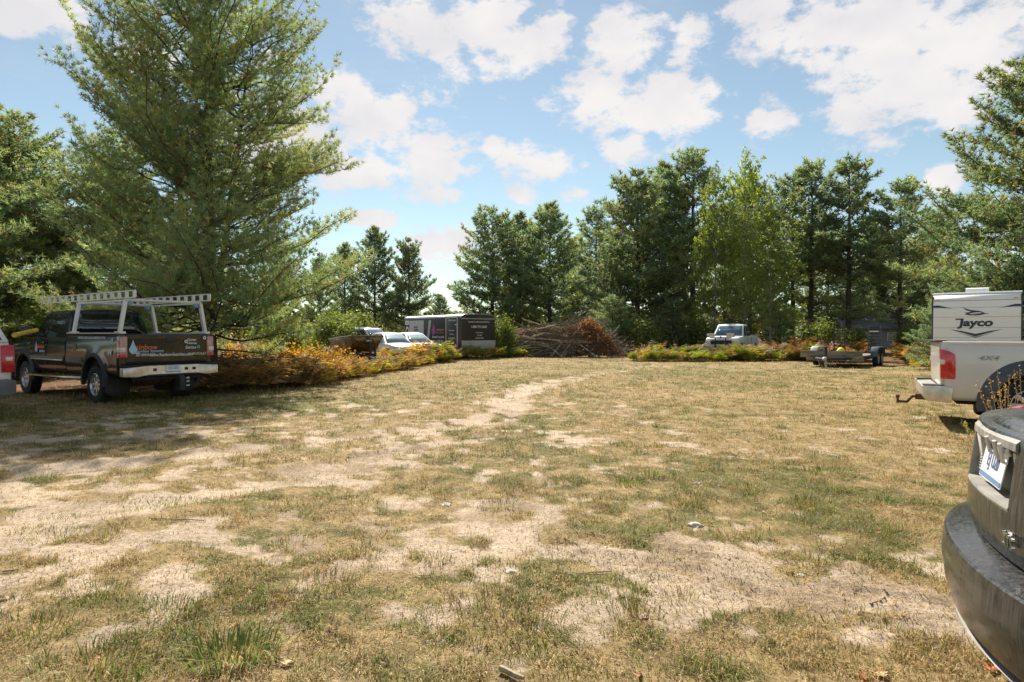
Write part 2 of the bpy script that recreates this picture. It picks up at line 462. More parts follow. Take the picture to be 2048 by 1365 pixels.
    bs.inputs['Roughness'].default_value = 0.95; bs.inputs['Specular IOR Level'].default_value = 0.1
    nb = nt.nodes.new('ShaderNodeTexNoise'); nb.inputs['Scale'].default_value = 38; nb.inputs['Detail'].default_value = 7; nb.inputs['Roughness'].default_value = 0.75
    nt.links.new(tcn.outputs['Object'], nb.inputs['Vector'])
    bp = nt.nodes.new('ShaderNodeBump'); bp.inputs['Strength'].default_value = 0.8; bp.inputs['Distance'].default_value = 0.02
    nt.links.new(nb.outputs[0], bp.inputs['Height']); nt.links.new(bp.outputs[0], bs.inputs['Normal'])
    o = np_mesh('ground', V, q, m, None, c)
    o.data.shade_smooth()
    tag(o, kind='structure')
build_ground()

# ------------------------------------------------------------------ grass
GRASS = attr_mat('grass_blades', rough=0.6, transl=0.3, spec=0.3, tint=(1.15, 1.1, 0.75))
STRAW = np.array([0.58, 0.44, 0.22]); STRAW2 = np.array([0.42, 0.28, 0.13]); OLIVE = np.array([0.215, 0.205, 0.05]); GREEN = np.array([0.135, 0.215, 0.03])
RUST = np.array([0.36, 0.17, 0.055])
def blades(px, py, L, W, lean, az, col, bend=True, zoff=0.0):
    """arrays -> vertices and triangles; bent blades have 3 triangles, straight ones a single one"""
    n = len(px)
    z = gz(px, py) - 0.004 + zoff
    ux, uy = np.cos(az), np.sin(az)
    wx, wy = -uy, ux
    tw = rng.uniform(-0.8, 0.8, n)
    wx, wy = np.cos(az + np.pi / 2 + tw), np.sin(az + np.pi / 2 + tw)
    P0 = np.stack([px, py, z], -1); Wv = np.stack([wx, wy, np.zeros(n)], -1) * (W / 2)[:, None]
    tip = P0 + np.stack([ux * np.sin(lean) * L, uy * np.sin(lean) * L, np.cos(lean) * L], -1)
    if not bend:
        V = np.stack([P0 - Wv, P0 + Wv, tip], 1).reshape(-1, 3)
        T = np.arange(3 * n).reshape(-1, 3)
        return V, T, np.repeat(col, 3, 0)
    l2 = lean * 0.45
    mid = P0 + np.stack([ux * np.sin(l2) * L * 0.55, uy * np.sin(l2) * L * 0.55, np.cos(l2) * L * 0.55], -1)
    l3 = lean * 1.45
    l3 = np.minimum(l3, 1.75)
    tip = mid + np.stack([ux * np.sin(l3) * L * 0.5, uy * np.sin(l3) * L * 0.5, np.cos(l3) * L * 0.5], -1)
    V = np.stack([P0 - Wv, P0 + Wv, mid - Wv * 0.8, mid + Wv * 0.8, tip], 1).reshape(-1, 3)
    b = np.arange(n)[:, None] * 5
    T = np.concatenate([b + [0, 1, 3], b + [0, 3, 2], b + [2, 3, 4]], 0)
    return V, T, np.repeat(col, 5, 0)
def pick_col(px, py, g, bright=1.0):
    n = len(px); r = rng.random(n)
    rust = sstep(0.55, 0.75, fbm(px * 0.6 + 22, py * 0.6 + 71, 3))
    pg = 0.14 + 0.62 * g
    c = np.where((r < pg)[:, None], OLIVE, STRAW)
    c = np.where((r < pg * 0.42)[:, None], GREEN, c)
    r2 = rng.random(n)
    c = np.where(((r >= pg) & (r2 < 0.35))[:, None], STRAW2, c)
    c = np.where(((r >= pg) & (r2 > 1 - 0.28 * rust))[:, None], RUST, c)
    return c * rng.uniform(0.55, 1.35, (n, 1)) * bright
parts = []
def zone(y0, y1, n, Lr, Wr, bend, power=1.0, spread=0.92, base=0.0):
    y = y0 + (y1 - y0) * rng.random(n) ** power
    # equal area: weight by width
    keep = rng.random(n) < (y / y1)
    y = y[keep]
    x = rng.uniform(-1, 1, len(y)) * (y * spread + 1.0)
    b = bare_mask(x, y); g = green_mask(x, y); li = litter_mask(x, y)
    clump = sstep(0.42, 0.68, fbm(x * 4.5 + 14, y * 4.5 + 33, 3))
    d = (1 - b) * (0.32 + 0.68 * clump) + 0.26 * b + base
    d = d * (1 - 0.9 * li)
    k = rng.random(len(y)) < d
    x, y, b, g, clump = x[k], y[k], b[k], g[k], clump[k]
    m = len(x)
    L = rng.uniform(Lr[0], Lr[1], m) * (0.55 + 0.75 * clump * (1 - b)) * (1 + 0.35 * g)
    W = rng.uniform(Wr[0], Wr[1], m)
    lean = np.where(rng.random(m) < 0.78, rng.uniform(0.95, 1.5, m), rng.uniform(0.2, 1.0, m))
    parts.append(blades(x, y, L, W, lean, rng.uniform(0, 2 * np.pi, m), pick_col(x, y, g), bend))
zone(2.3, 4.2, 150000, (0.025, 0.065), (0.0025, 0.005), True)
zone(4.2, 7.5, 360000, (0.03, 0.07), (0.0036, 0.0065), False)
zone(7.5, 14, 380000, (0.035, 0.08), (0.006, 0.011), False)
zone(14, 24, 200000, (0.05, 0.11), (0.010, 0.02), False)
zone(24, 46, 120000, (0.06, 0.14), (0.018, 0.035), False)
def join_parts(ps):
    Vs, Ts, Cs, off = [], [], [], 0
    for v, t, c in ps:
        Vs.append(v); Ts.append(t + off); Cs.append(c); off += len(v)
    return np.concatenate(Vs), np.concatenate(Ts), np.concatenate(Cs)
def litter_bits(y0, y1, n, Lr, Wr):
    y = y0 + (y1 - y0) * rng.random(n); k = rng.random(n) < y / y1; y = y[k]
    x = rng.uniform(-1, 1, len(y)) * (y * 0.92 + 1.0); m = len(x)
    col = np.where((rng.random(m) < 0.35)[:, None], np.array([0.10, 0.07, 0.045]), STRAW * 1.1) * rng.uniform(0.6, 1.3, (m, 1))
    parts.append(blades(x, y, rng.uniform(Lr[0], Lr[1], m), rng.uniform(Wr[0], Wr[1], m), rng.uniform(1.35, 1.52, m), rng.uniform(0, 6.283, m), col, False, 0.005))
litter_bits(2.3, 5, 26000, (0.015, 0.06), (0.0025, 0.006))
litter_bits(5, 12, 42000, (0.02, 0.08), (0.004, 0.010))
V, T, C = join_parts(parts)
o = np_mesh('dry_grass', V, T, GRASS, None, C)
tag(o, 'short dry straw coloured grass covering the clearing', 'grass', kind='stuff')

# taller tufts standing out of the turf
def tufts(spec):
    ps = []
    for (cx, cy, r, n, L, W, mix) in spec:
        a = rng.uniform(0, 2 * np.pi, n); q = r * np.sqrt(rng.random(n))
        x = cx + q * np.cos(a) * 1.3; y = cy + q * np.sin(a)
        lean = 0.45 + 0.85 * q / r * rng.uniform(0.4, 1.2, n)
        az = a + rng.uniform(-0.7, 0.7, n)
        col = np.where((rng.random(n) < mix)[:, None], GREEN * rng.uniform(0.7, 1.35, (n, 1)), OLIVE * rng.uniform(0.7, 1.3, (n, 1)))
        dead = rng.random(n) < 0.45 * (1.2 - mix)
        col = np.where(dead[:, None], STRAW * rng.uniform(0.5, 1, (n, 1)), col)
        ps.append(blades(x, y, rng.uniform(0.6, 1.15, n) * L, rng.uniform(0.7, 1.2, n) * W, lean, az, col, True))
    return ps
spec = []
for (px, py, r, n, L, W, mix) in ((455, 1315, .17, 240, .15, .007, .85), (180, 1335, .2, 170, .11, .006, .6), (330, 1225, .13, 130, .09, .005, .7), (60, 1265, .16, 130, .1, .005, .5),
        (640, 1170, .16, 160, .1, .0045, .3), (455, 1180, .07, 70, .1, .004, .6), (725, 1110, .12, 110, .09, .004, .4), (990, 1235, .3, 260, .1, .005, .12), (1060, 1270, .2, 160, .1, .005, .2),
        (870, 1120, .1, 90, .08, .004, .3), (1262, 966, .14, 110, .11, .006, .95), (1302, 955, .1, 90, .11, .006, .9), (1250, 888, .16, 90, .10, .007, .8), (1320, 892, .1, 60, .1, .006, .6),
        (1770, 1005, .12, 90, .09, .006, .8), (1500, 980, .16, 110, .12, .005, .4), (1620, 1010, .2, 150, .12, .005, .5), (1380, 1000, .2, 130, .11, .005, .35), (1560, 880, .1, 60, .09, .006, .8),
        (1640, 945, .16, 110, .1, .006, .7), (1775, 1255, .06, 70, .09, .004, .4), (1360, 1200, .08, 60, .08, .004, .3), (1270, 1240, .14, 110, .09, .0045, .2), (1620, 1120, .13, 90, .09, .0045, .25),
        (1510, 1075, .1, 70, .09, .0045, .4), (570, 1090, .12, 90, .08, .004, .35), (200, 1190, .14, 120, .07, .004, .7), (120, 1080, .2, 150, .06, .004, .65), (330, 1010, .3, 200, .05, .005, .8),
        (560, 1005, .2, 130, .06, .005, .5), (700, 1000, .16, 110, .07, .005, .4), (1000, 1010, .16, 100, .08, .005, .4), (1130, 960, .18, 100, .09, .006, .4), (1180, 1000, .2, 120, .09, .005, .3)):
    x, y = gp(px, py); spec.append((x, y, r, n, L, W, mix))
for i in range(1700):
    y = 2.7 + 19 * rng.random() ** 1.5; x = rng.uniform(-1, 1) * (0.9 * y + 0.5)
    b = float(bare_mask(np.array([x]), np.array([y]))[0])
    if rng.random() < b * 0.9 or litter_mask(np.array([x]), np.array([y]))[0] > 0.4: continue
    s = rng.uniform(0.5, 1.2)
    k = max(1.0, y / 6)
    spec.append((x, y, 0.085 * s * k ** 0.5, int(40 * s), 0.05 * s * k ** 0.25, 0.004 * k, rng.uniform(0.0, 0.55) ** 1.5))
V, T, C = join_parts(tufts(spec))
o = np_mesh('grass_tufts', V, T, GRASS, None, C)
tag(o, 'scattered taller green and olive grass tufts in the clearing', 'grass', kind='stuff')

# small things lying on the ground
LEAFM = [pm('leaf_orange', (0.48, 0.13, 0.03), 0.6, var=0.3, scale=40), pm('leaf_tan', (0.5, 0.33, 0.14), 0.6, var=0.3, scale=40), pm('leaf_red', (0.35, 0.05, 0.02), 0.6, var=0.3, scale=40)]
def leaf_mesh(mat, k):
    prof = [(-.5, .0), (-.3, .2), (0, .3), (.25, .18), (.5, 0)]
    V = [(-.7, 0, .06)]
    for (x, w) in prof: V += [(x, -w, .10 + .12 * math.sin(5 * x + k)), (x, 0, .02 + .05 * math.sin(4 * x)), (x, w, .12 + .1 * math.cos(4 * x + k))]
    Fc = []
    for i in range(4):
        a = 1 + 3 * i
        Fc += [(a, a + 1, a + 4, a + 3), (a + 1, a + 2, a + 5, a + 4)]
    o = mobj('fallen_leaf', V, Fc, mat)
    return o
leaf_px = [(1527, 1023, 0, .05), (1290, 1243, 2, .05), (1452, 1241, 2, .045), (1758, 1067, 0, .05), (1822, 1085, 0, .045), (1457, 1117, 2, .035), (1345, 972, 0, .045), (1290, 1008, 0, .03), (1425, 1052, 0, .035),
           (1988, 1340, 0, .09), (1765, 1353, 1, .08), (1730, 1358, 0, .07), (1280, 1350, 0, .045), (1866, 1005, 1, .05), (1250, 1020, 2, .03), (570, 1332, 1, .07), (5, 1212, 1, .06), (1840, 970, 1, .04), (1490, 1060, 0, .03), (860, 1010, 0, .03), (1640, 1075, 2, .03)]
for i, (px, py, k, s) in enumerate(leaf_px):
    x, y = gp(px, py)
    o = leaf_mesh(LEAFM[k], i)
    o.location = (x, y, float(gz(np.array([x]), np.array([y]))[0]) + 0.012); o.scale = (s, s, s); o.rotation_euler = (rng.uniform(-.3, .3), rng.uniform(-.3, .3), rng.uniform(0, 6))
    nm = ('small orange fallen leaf lying on the turf', 'pale tan fallen leaf lying on the turf', 'dark red fallen leaf lying on the turf')[k]
    tag(o, nm, 'leaf', 'fallen leaves: ' + nm.split(' fallen')[0])
STONE = pm('pale_stone', (0.60, 0.56, 0.49), 0.9, var=0.2, scale=3, bump=0.6, bscale=6)
for i, (px, py, s, lb) in enumerate(((1393, 1052, .075, 'flat white stone at the edge of the bare soil below the green patch'), (1604, 1150, .03, 'small white pebble on the bare tyre track at right'), (386, 942, .05, 'small white stone on the sandy track at left'),
        (1020, 1144, .05, 'white pebble in the middle of the foreground turf'), (892, 1006, .06, 'thin pale stone flush with the turf near the centre'), (1395, 968, .05, 'pale stone beside the bright green tufts'))):
    bm = bmesh.new(); bmesh.ops.create_icosphere(bm, subdivisions=2, radius=1)
    for v in bm.verts: v.co *= 1 + 0.9 * (vnoise(np.array([v.co.x * 2 + i * 3 + 9]), np.array([v.co.y * 2 + v.co.z * 3 + 9]))[0] - .5)
    o = bmobj('stone', bm, STONE)
    x, y = gp(px, py); o.location = (x, y, float(gz(np.array([x]), np.array([y]))[0])); s *= .8; o.scale = (s, s * .7, s * .45); o.rotation_euler = (0, 0, i * 1.3)
    tag(o, lb, 'stone')
TWIG = pm('dry_twig', (0.34, 0.25, 0.16), 0.85, var=0.3, scale=30, bump=0.3)
for (p0, p1, r, lb) in (((1000, 1342), (1048, 1364), .014, 'pale broken stick at the bottom edge of the clearing'), ((1225, 1145), (1100, 1155), .004, 'thin dark twig across the bare soil in the foreground'), ((0, 1163), (32, 1158), .007, 'short grey stick at the left edge of the foreground'),
        ((1745, 1212), (1775, 1190), .006, 'forked brown twig on the tyre track before the dark sedan'), ((300, 1048), (405, 1050), .006, 'long thin stick lying on the sandy track'), ((1253, 1198), (1257, 1222), .005, 'short bleached twig standing in the dry tuft')):
    a, b = gp(*p0), gp(*p1)
    pts = []
    for t in (0, .33, .66, 1):
        x = a[0] + (b[0] - a[0]) * t; y = a[1] + (b[1] - a[1]) * t + 0.01 * math.sin(9 * t)
        pts.append((x, y, float(gz(np.array([x]), np.array([y]))[0]) + r * 1.2 + 0.004))
    tag(tube('stick', pts, [r, r * .95, r * .85, r * .6], TWIG, None, 6), lb, 'stick')
# ------------------------------------------------------------------ trees
BARK = pm('pine_bark', (0.055, 0.045, 0.038), 0.95, col2=(0.12, 0.10, 0.085), scale=7, bump=0.8, bscale=14, spec=0.1, stretch=(1, 1, 0.25))
PALE_BARK = pm('pale_bark', (0.22, 0.20, 0.17), 0.9, col2=(0.38, 0.35, 0.31), scale=9, bump=0.4, spec=0.1, stretch=(1, 1, 0.4))
NEEDLE = attr_mat('pine_needles', rough=0.5, transl=0.5, spec=0.3, tint=(1.15, 1.1, 0.7))
LEAFY = attr_mat('broad_leaves', rough=0.5, transl=0.5, spec=0.3, tint=(1.25, 1.2, 0.45))
def nrm(a): return a / np.maximum(np.linalg.norm(a, axis=-1, keepdims=True), 1e-6)
def needle_mesh(P, D, C, m, L, W, spread, rg):
    n = len(P)
    d = nrm(D[:, None, :] + spread * rg.normal(size=(n, m, 3)))
    l = L * rg.uniform(0.6, 1.15, (n, m, 1))
    r = nrm(np.cross(d, rg.normal(size=(n, m, 3)))) * (W * 0.5)
    p = P[:, None, :] + 0.02 * rg.normal(size=(n, m, 3))
    V = np.stack([p - r, p + r, p + d * l], 2).reshape(-1, 3)
    T = np.arange(len(V)).reshape(-1, 3)
    c = np.repeat(C, m * 3, 0) * np.repeat(rg.uniform(0.75, 1.25, (n * m, 1)), 3, 0)
    return V, T, c
def pine(seed, H, prof, e0, e1, h0, whorl=0.45, nb=6, twig=0.24, tuft=0.14, m=10, L=0.13, W=0.012, spread=0.75, tr=0.2, green=(0.20, 0.30, 0.17), gold=(0.43, 0.44, 0.17), brown=(0.30, 0.20, 0.10), stems=(), inner=0.28, curl=0.22, brown_p=0.12, lean=(0, 0), bare_low=0.0):
    """returns (trunk V,F) and crown arrays. prof: (fraction of height, radius) pairs; e0,e1 branch elevation bottom/top"""
    rg = np.random.default_rng(seed)
    fr = [p[0] for p in prof]; rr = [p[1] for p in prof]
    tl = []
    axes = [((0, 0), (lean[0], lean[1]), 0.0, H, tr)] + list(stems)
    Ps, Ds, Cs = [], [], []
    for si, (b0, ln, hs, ht, r0) in enumerate(axes):
        def axis(h): 
            t = (h - hs) / (ht - hs)
            return np.array([b0[0] + ln[0] * t ** 0.8, b0[1] + ln[1] * t ** 0.8, h])
        nseg = 9
        tl.append(([tuple(axis(hs + (ht - hs) * i / nseg) + (0.03 * r0 / 0.2) * np.array([math.sin(i * 2.1 + seed), math.cos(i * 1.7 + seed), 0])) for i in range(nseg + 1)], [max(0.012, r0 * (1.25 if i == 0 and si == 0 else 1) * (1 - i / nseg) ** 0.8) for i in range(nseg + 1)]))
        h = max(h0, hs + 0.4)
        while h < ht - 0.15:
            f = h / H
            Rm = float(np.interp(f, fr, rr)) * (0.72 if si else 1.0)
            k = nb if h < ht * 0.9 else max(3, nb - 2)
            a0 = rg.uniform(0, 6.28)
            for j in range(k):
                if rg.random() < 0.12: continue
                a = a0 + 6.283 * j / k + rg.uniform(-.35, .35)
                Lb = Rm * rg.choice([rg.uniform(.55, .85), rg.uniform(.85, 1.12)])
                if Lb < 0.12: Lb = 0.12
                e = R(e0 + (e1 - e0) * f) + rg.normal(0, .15)
                hh = h + rg.uniform(-.2, .2) * whorl
                base = axis(min(hh, ht - .05))
                ts = np.linspace(0, 1, 7)
                drop = -0.06 * Lb * (1 - f)
                rad = Lb * ts * math.cos(e)
                zz = Lb * (ts * math.sin(e) + curl * rg.uniform(.2, 1.7) * ts ** 2.4) + (drop + rg.normal() * .05 * Lb) * np.sin(ts * 3.14)
                wob = rg.uniform(.04, .16) * Lb * np.sin(ts * rg.uniform(2.5, 5) + rg.uniform(0, 6)) * ts
                wob = wob + np.concatenate([[0], np.cumsum(rg.normal(0, .045 * Lb, 6))]); zz = zz + np.concatenate([[0], np.cumsum(rg.normal(0, .035 * Lb, 6))])
                bx = base[0] + rad * math.cos(a) - wob * math.sin(a); by = base[1] + rad * math.sin(a) + wob * math.cos(a); bz = base[2] + zz
                bp = np.stack([bx, by, bz], -1)
                bcol = rg.uniform(.72, 1.3); bgold = rg.normal(0, .16)
                rb = min(0.24 * r0, 0.010 + 0.008 * Lb)
                tl.append(([tuple(q) for q in bp], [rb, rb * .88, rb * .75, rb * .6, rb * .45, rb * .3, rb * .15]))
                if f < bare_low and rg.random() < 0.75: continue
                # side twigs
                nt = max(2, int(Lb * (1 - inner) / twig))
                tt = inner + (1 - inner) * (np.arange(nt) + rg.random(nt)) / nt
                tt = np.concatenate([tt, tt, [1.0]])
                sd = np.concatenate([np.ones(nt), -np.ones(nt), [0]])
                q = np.stack([np.interp(tt, ts, bp[:, i]) for i in range(3)], -1)
                tang = np.stack([np.interp(np.minimum(tt + .05, 1.0), ts, bp[:, i]) - np.interp(tt - .05, ts, bp[:, i]) for i in range(3)], -1); tang = nrm(tang)
                lat = np.array([-math.sin(a), math.cos(a), 0])
                dirs = nrm(tang * 0.75 + lat * (sd * rg.uniform(.55, 1.1, len(sd)))[:, None] + np.array([0, 0, 1]) * rg.uniform(-.05, .5, (len(sd), 1)))
                Lt = (0.24 + 0.34 * Lb * (1.02 - tt) ** 0.5) * rg.uniform(.5, 1.2, len(tt)); Lt = np.minimum(Lt, 1.25)
                for qi in range(len(tt)):
                    nn = max(2, int(Lt[qi] / tuft))
                    s = (np.arange(nn) + 0.6) / nn * Lt[qi]
                    pts = q[qi] + dirs[qi] * s[:, None] + np.array([0, 0, 1]) * (0.18 * s ** 2 / max(Lt[qi], .1))[:, None] + rg.normal(size=(nn, 3)) * 0.025
                    Ps.append(pts)
                    Ds.append(np.tile(dirs[qi] * 0.9 + np.array([0, 0, 0.45]), (nn, 1)))
                    outer = tt[qi] * 0.7 + 0.3 * (s / Lt[qi])
                    mixv = np.clip(bgold + rg.normal(0.25, 0.2, nn) + 0.25 * (outer - .6), 0, 1)[:, None]
                    c = np.array(green) * (1 - mixv) + np.array(gold) * mixv
                    br = (rg.random(nn) < brown_p * (1.6 - 1.6 * outer) * 2)[:, None]
                    Cs.append(np.where(br, np.array(brown), c * bcol))
            h += whorl * rg.uniform(.75, 1.25)
    P = np.concatenate(Ps); D = nrm(np.concatenate(Ds)); C = np.concatenate(Cs)
    V, T, c = needle_mesh(P, D, C, m, L, W, spread, rg)
    tv, tf = [], []
    for i, (pts, rad) in enumerate(tl):
        v, f = tube_geo(pts, rad, 9 if i < 1 + len(stems) and i == 0 else 5, False)
        o = len(tv); tv += v; tf += [tuple(k + o for k in q) for q in f]
    return (tv, tf), (V, T, c)
def tree_thing(name, geo, loc, rz, label, group, bark=None, foliage=None, scale=(1, 1, 1)):
    root = empty(name, loc, rz)
    (tv, tf), (V, T, c) = geo
    mobj('trunk', tv, tf, bark or BARK, root, ang=60)
    np_mesh('crown', V, T, foliage or NEEDLE, root, c)
    root.scale = scale
    return tag(root, label, 'tree', group)
def copy_tree(root, loc, rz, label, scale=(1, 1, 1), group=None, name=None):
    r = root.copy(); COL.objects.link(r)
    r.location = loc; r.rotation_euler = (0, 0, rz); r.scale = scale
    r['label'] = label
    if group: r['group'] = group
    for ch in list(root.children):
        c = ch.copy(); COL.objects.link(c); c.parent = r
        for g in ch.children:
            d = g.copy(); COL.objects.link(d); d.parent = c
    return r
# the big open-grown white pine behind the black pickup
hero = pine(3, 16.2, ((0, 3.0), (.08, 4.1), (.2, 4.5), (.38, 4.3), (.58, 3.5), (.78, 2.5), (.92, 1.3), (1, .25)), 4, 32, 0.7, whorl=0.42, nb=6, twig=0.21, tuft=0.15, m=16, L=0.165, W=0.019, spread=1.0, tr=0.24, inner=0.34,
            stems=(((0, 0), (-1.5, 0.3), 1.4, 11.5, 0.13), ((0, 0), (1.3, -0.5), 1.8, 11.0, 0.12)), curl=0.2, brown_p=0.045)
print('hero tris', len(hero[1][1]))
HX, HY = at(418, 19.5), 19.5
tree_thing('white_pine', hero, (HX, HY, gz1(HX, HY) - .05), 0.4, 'huge bushy pine standing behind the black pickup with the ladder rack', None)
del hero
# side trees
PA = pine(21, 13.0, ((0, 3.2), (.15, 4.4), (.35, 4.3), (.6, 3.2), (.82, 1.8), (1, .2)), 0, 32, 0.6, whorl=0.44, nb=7, twig=0.2, tuft=0.18, m=12, L=0.23, W=0.04, spread=1.0, tr=0.2, brown_p=0.045)
print('PA', len(PA[1][1]))
t_right = tree_thing('white_pine', PA, (at(2080, 27), 27, 0), 1.2, 'broad sunlit pine rising behind the white travel trailer at the right edge', None, scale=(1.18, 1.18, 1.06))
copy_tree(t_right, (at(20, 25), 25, 0), 2.2, 'dark dense pine left of the huge bushy pine', (1.05, 1.05, .80))
copy_tree(t_right, (at(-230, 19.5), 19.5, 0), 4.0, 'pine at the left edge reaching sunlit boughs into view', (1.0, 1.0, 0.8))
copy_tree(t_right, (at(230, 29), 29, 0), 5.1, 'shaded pine half hidden behind the huge bushy pine', (.9, .9, .85))
copy_tree(t_right, (at(-60, 29), 29, 0), 0.3, 'shaded pine deepest in the left corner behind the white sport utility vehicle', (1.0, 1.0, 1.0))
copy_tree(t_right, (at(2260, 31), 31, 0), 3.3, 'pine mostly beyond the right edge behind the travel trailer', (1.0, 1.0, 1.05))
del PA
# the row of pines beyond the clearing, three forms
FAR = dict(m=8, L=0.36, W=0.075, spread=1.0, twig=0.26, tuft=0.24, brown_p=0.025, green=(0.185, 0.28, 0.18), gold=(0.40, 0.42, 0.18), brown=(0.26, 0.18, 0.09))
F1 = pine(31, 13.5, ((0, 1.6), (.15, 2.6), (.35, 3.0), (.6, 2.5), (.82, 1.5), (1, .2)), 0, 42, 1.1, whorl=0.46, nb=6, tr=0.17, bare_low=0.12, **FAR)
F2 = pine(47, 14.0, ((0, 1.5), (.25, 2.3), (.5, 2.5), (.72, 2.0), (.9, 1.1), (1, .2)), 0, 42, 1.6, whorl=0.48, nb=5, tr=0.18, bare_low=0.34, **FAR)
F3 = pine(58, 13.0, ((0, 2.4), (.12, 3.5), (.35, 3.7), (.62, 2.9), (.84, 1.6), (1, .2)), 2, 38, 0.7, whorl=0.46, nb=6, tr=0.18, **FAR)
print('F', len(F1[1][1]), len(F2[1][1]), len(F3[1][1]))
GRP = 'pines lining the far side of the clearing'
f1 = tree_thing('pine_tree', F1, (0, 0, 0), 0, 'x', GRP); f2 = tree_thing('pine_tree', F2, (0, 0, 0), 0, 'x', GRP); f3 = tree_thing('pine_tree', F3, (0, 0, 0), 0, 'x', GRP)
used = {id(f1): False, id(f2): False, id(f3): False}
def far(proto, px, top, Y, rz, label, wid=1.0):
    if Y > 35: Y *= 1.16 if px < 900 else (1.2 if px < 1230 else 1.24)
    if top > 550: Y = min(Y, 46)
    H = {id(f1): 13.5, id(f2): 14.0, id(f3): 13.0}[id(proto)] * 1.03
    s = ((HOR - top) * Y / F_PX + CAM_H) / H
    if px > 960 and top < 550: wid *= 1.22
    loc = (at(px, Y), Y, gz1(at(px, Y), Y) - .05); sc = (s * wid, s * wid, s)
    if not used[id(proto)]:
        used[id(proto)] = True
        proto.location = loc; proto.rotation_euler = (0, 0, rz); proto.scale = sc; proto['label'] = label
    else:
        copy_tree(proto, loc, rz, label, sc)
far(f1, 690, 480, 54, 0.2, 'pine just right of the huge bushy pine, leftmost of the middle row')
far(f1, 750, 447, 52, 1.4, 'taller of the two slim pines standing left above the black trailer')
far(f3, 818, 468, 51, 2.3, 'broad based pine directly behind the black trailer', 0.9)
far(f3, 985, 404, 50, 3.4, 'left pine of the dark group behind the brush pile, boughs reaching left', 0.95)
far(f1, 1040, 420, 53, 4.1, 'middle pine of the dark group behind the brush pile')
far(f1, 1100, 398, 49, 5.0, 'pointed right pine of the dark group behind the brush pile')
far(f2, 1192, 405, 54, 0.9, 'slim pine in the gap right of the dark group')
far(f3, 1275, 325, 43, 1.7, 'wide sunlit pine above the right end of the brush pile', 1.0)
far(f1, 1330, 318, 46, 2.9, 'pine between the wide sunlit pine and the tall crooked one')
far(f2, 1385, 286, 44, 0.4, 'tallest dark pine left of the yellow green leafy trees')
far(f1, 1500, 345, 52, 3.7, 'pine hidden behind the yellow green leafy trees')
far(f2, 1585, 335, 45, 5.5, 'pine right behind the leafy tree, left of the bare trunked pair')
far(f2, 1622, 312, 43, 2.0, 'pine with long bare trunk left of the flatbed trailer ramps')
far(f2, 1697, 306, 40, 3.1, 'tall pointed pine with bare trunk behind the left trailer ramp')
far(f2, 1800, 350, 38, 4.4, 'dark pine with bare trunk left of the travel trailer', 1.05)
far(f1, 1868, 420, 52, 1.1, 'pine seen in the gap left of the travel trailer')
far(f1, 1450, 400, 60, 4.6, 'distant pine behind the white parked pickup')
far(f3, 1140, 470, 62, 5.3, 'low distant pine behind the brush pile gap')
far(f1, 1240, 440, 60, .6, 'distant pine filling in behind the wide sunlit pine')
far(f2, 1740, 430, 58, 2.4, 'distant pine between the two bare trunked pines')
far(f3, 640, 500, 44, 4.9, 'pine hidden behind the right side of the huge bushy pine', .8)
far(f1, 880, 585, 66, 1.9, 'small distant pine in the open gap right of the black trailer', 1.1)
far(f3, 560, 470, 50, 2.6, 'pine seen through the lower boughs of the huge bushy pine', .8)
far(f3, 1560, 600, 37, 0.3, 'young low pine right of the white parked pickup', 1.25)
far(f3, 1225, 585, 40, 3.9, 'young bushy pine touching the right end of the brush pile', 1.5)
far(f3, 1345, 590, 40, 5.9, 'young pine left of the white parked pickup', 1.2)
far(f3, 1655, 455, 58, 1.3, 'full low branched pine behind the flatbed trailer', 1.0)
far(f3, 1755, 450, 60, 4.0, 'full low branched pine behind the right trailer ramp', 1.0)
far(f3, 1835, 470, 56, 5.2, 'full low branched pine left of the travel trailer roof', 1.0)
far(f3, 1890, 560, 26, 2.2, 'young pine tucked behind the left edge of the travel trailer', 1.3)
del F1, F2, F3
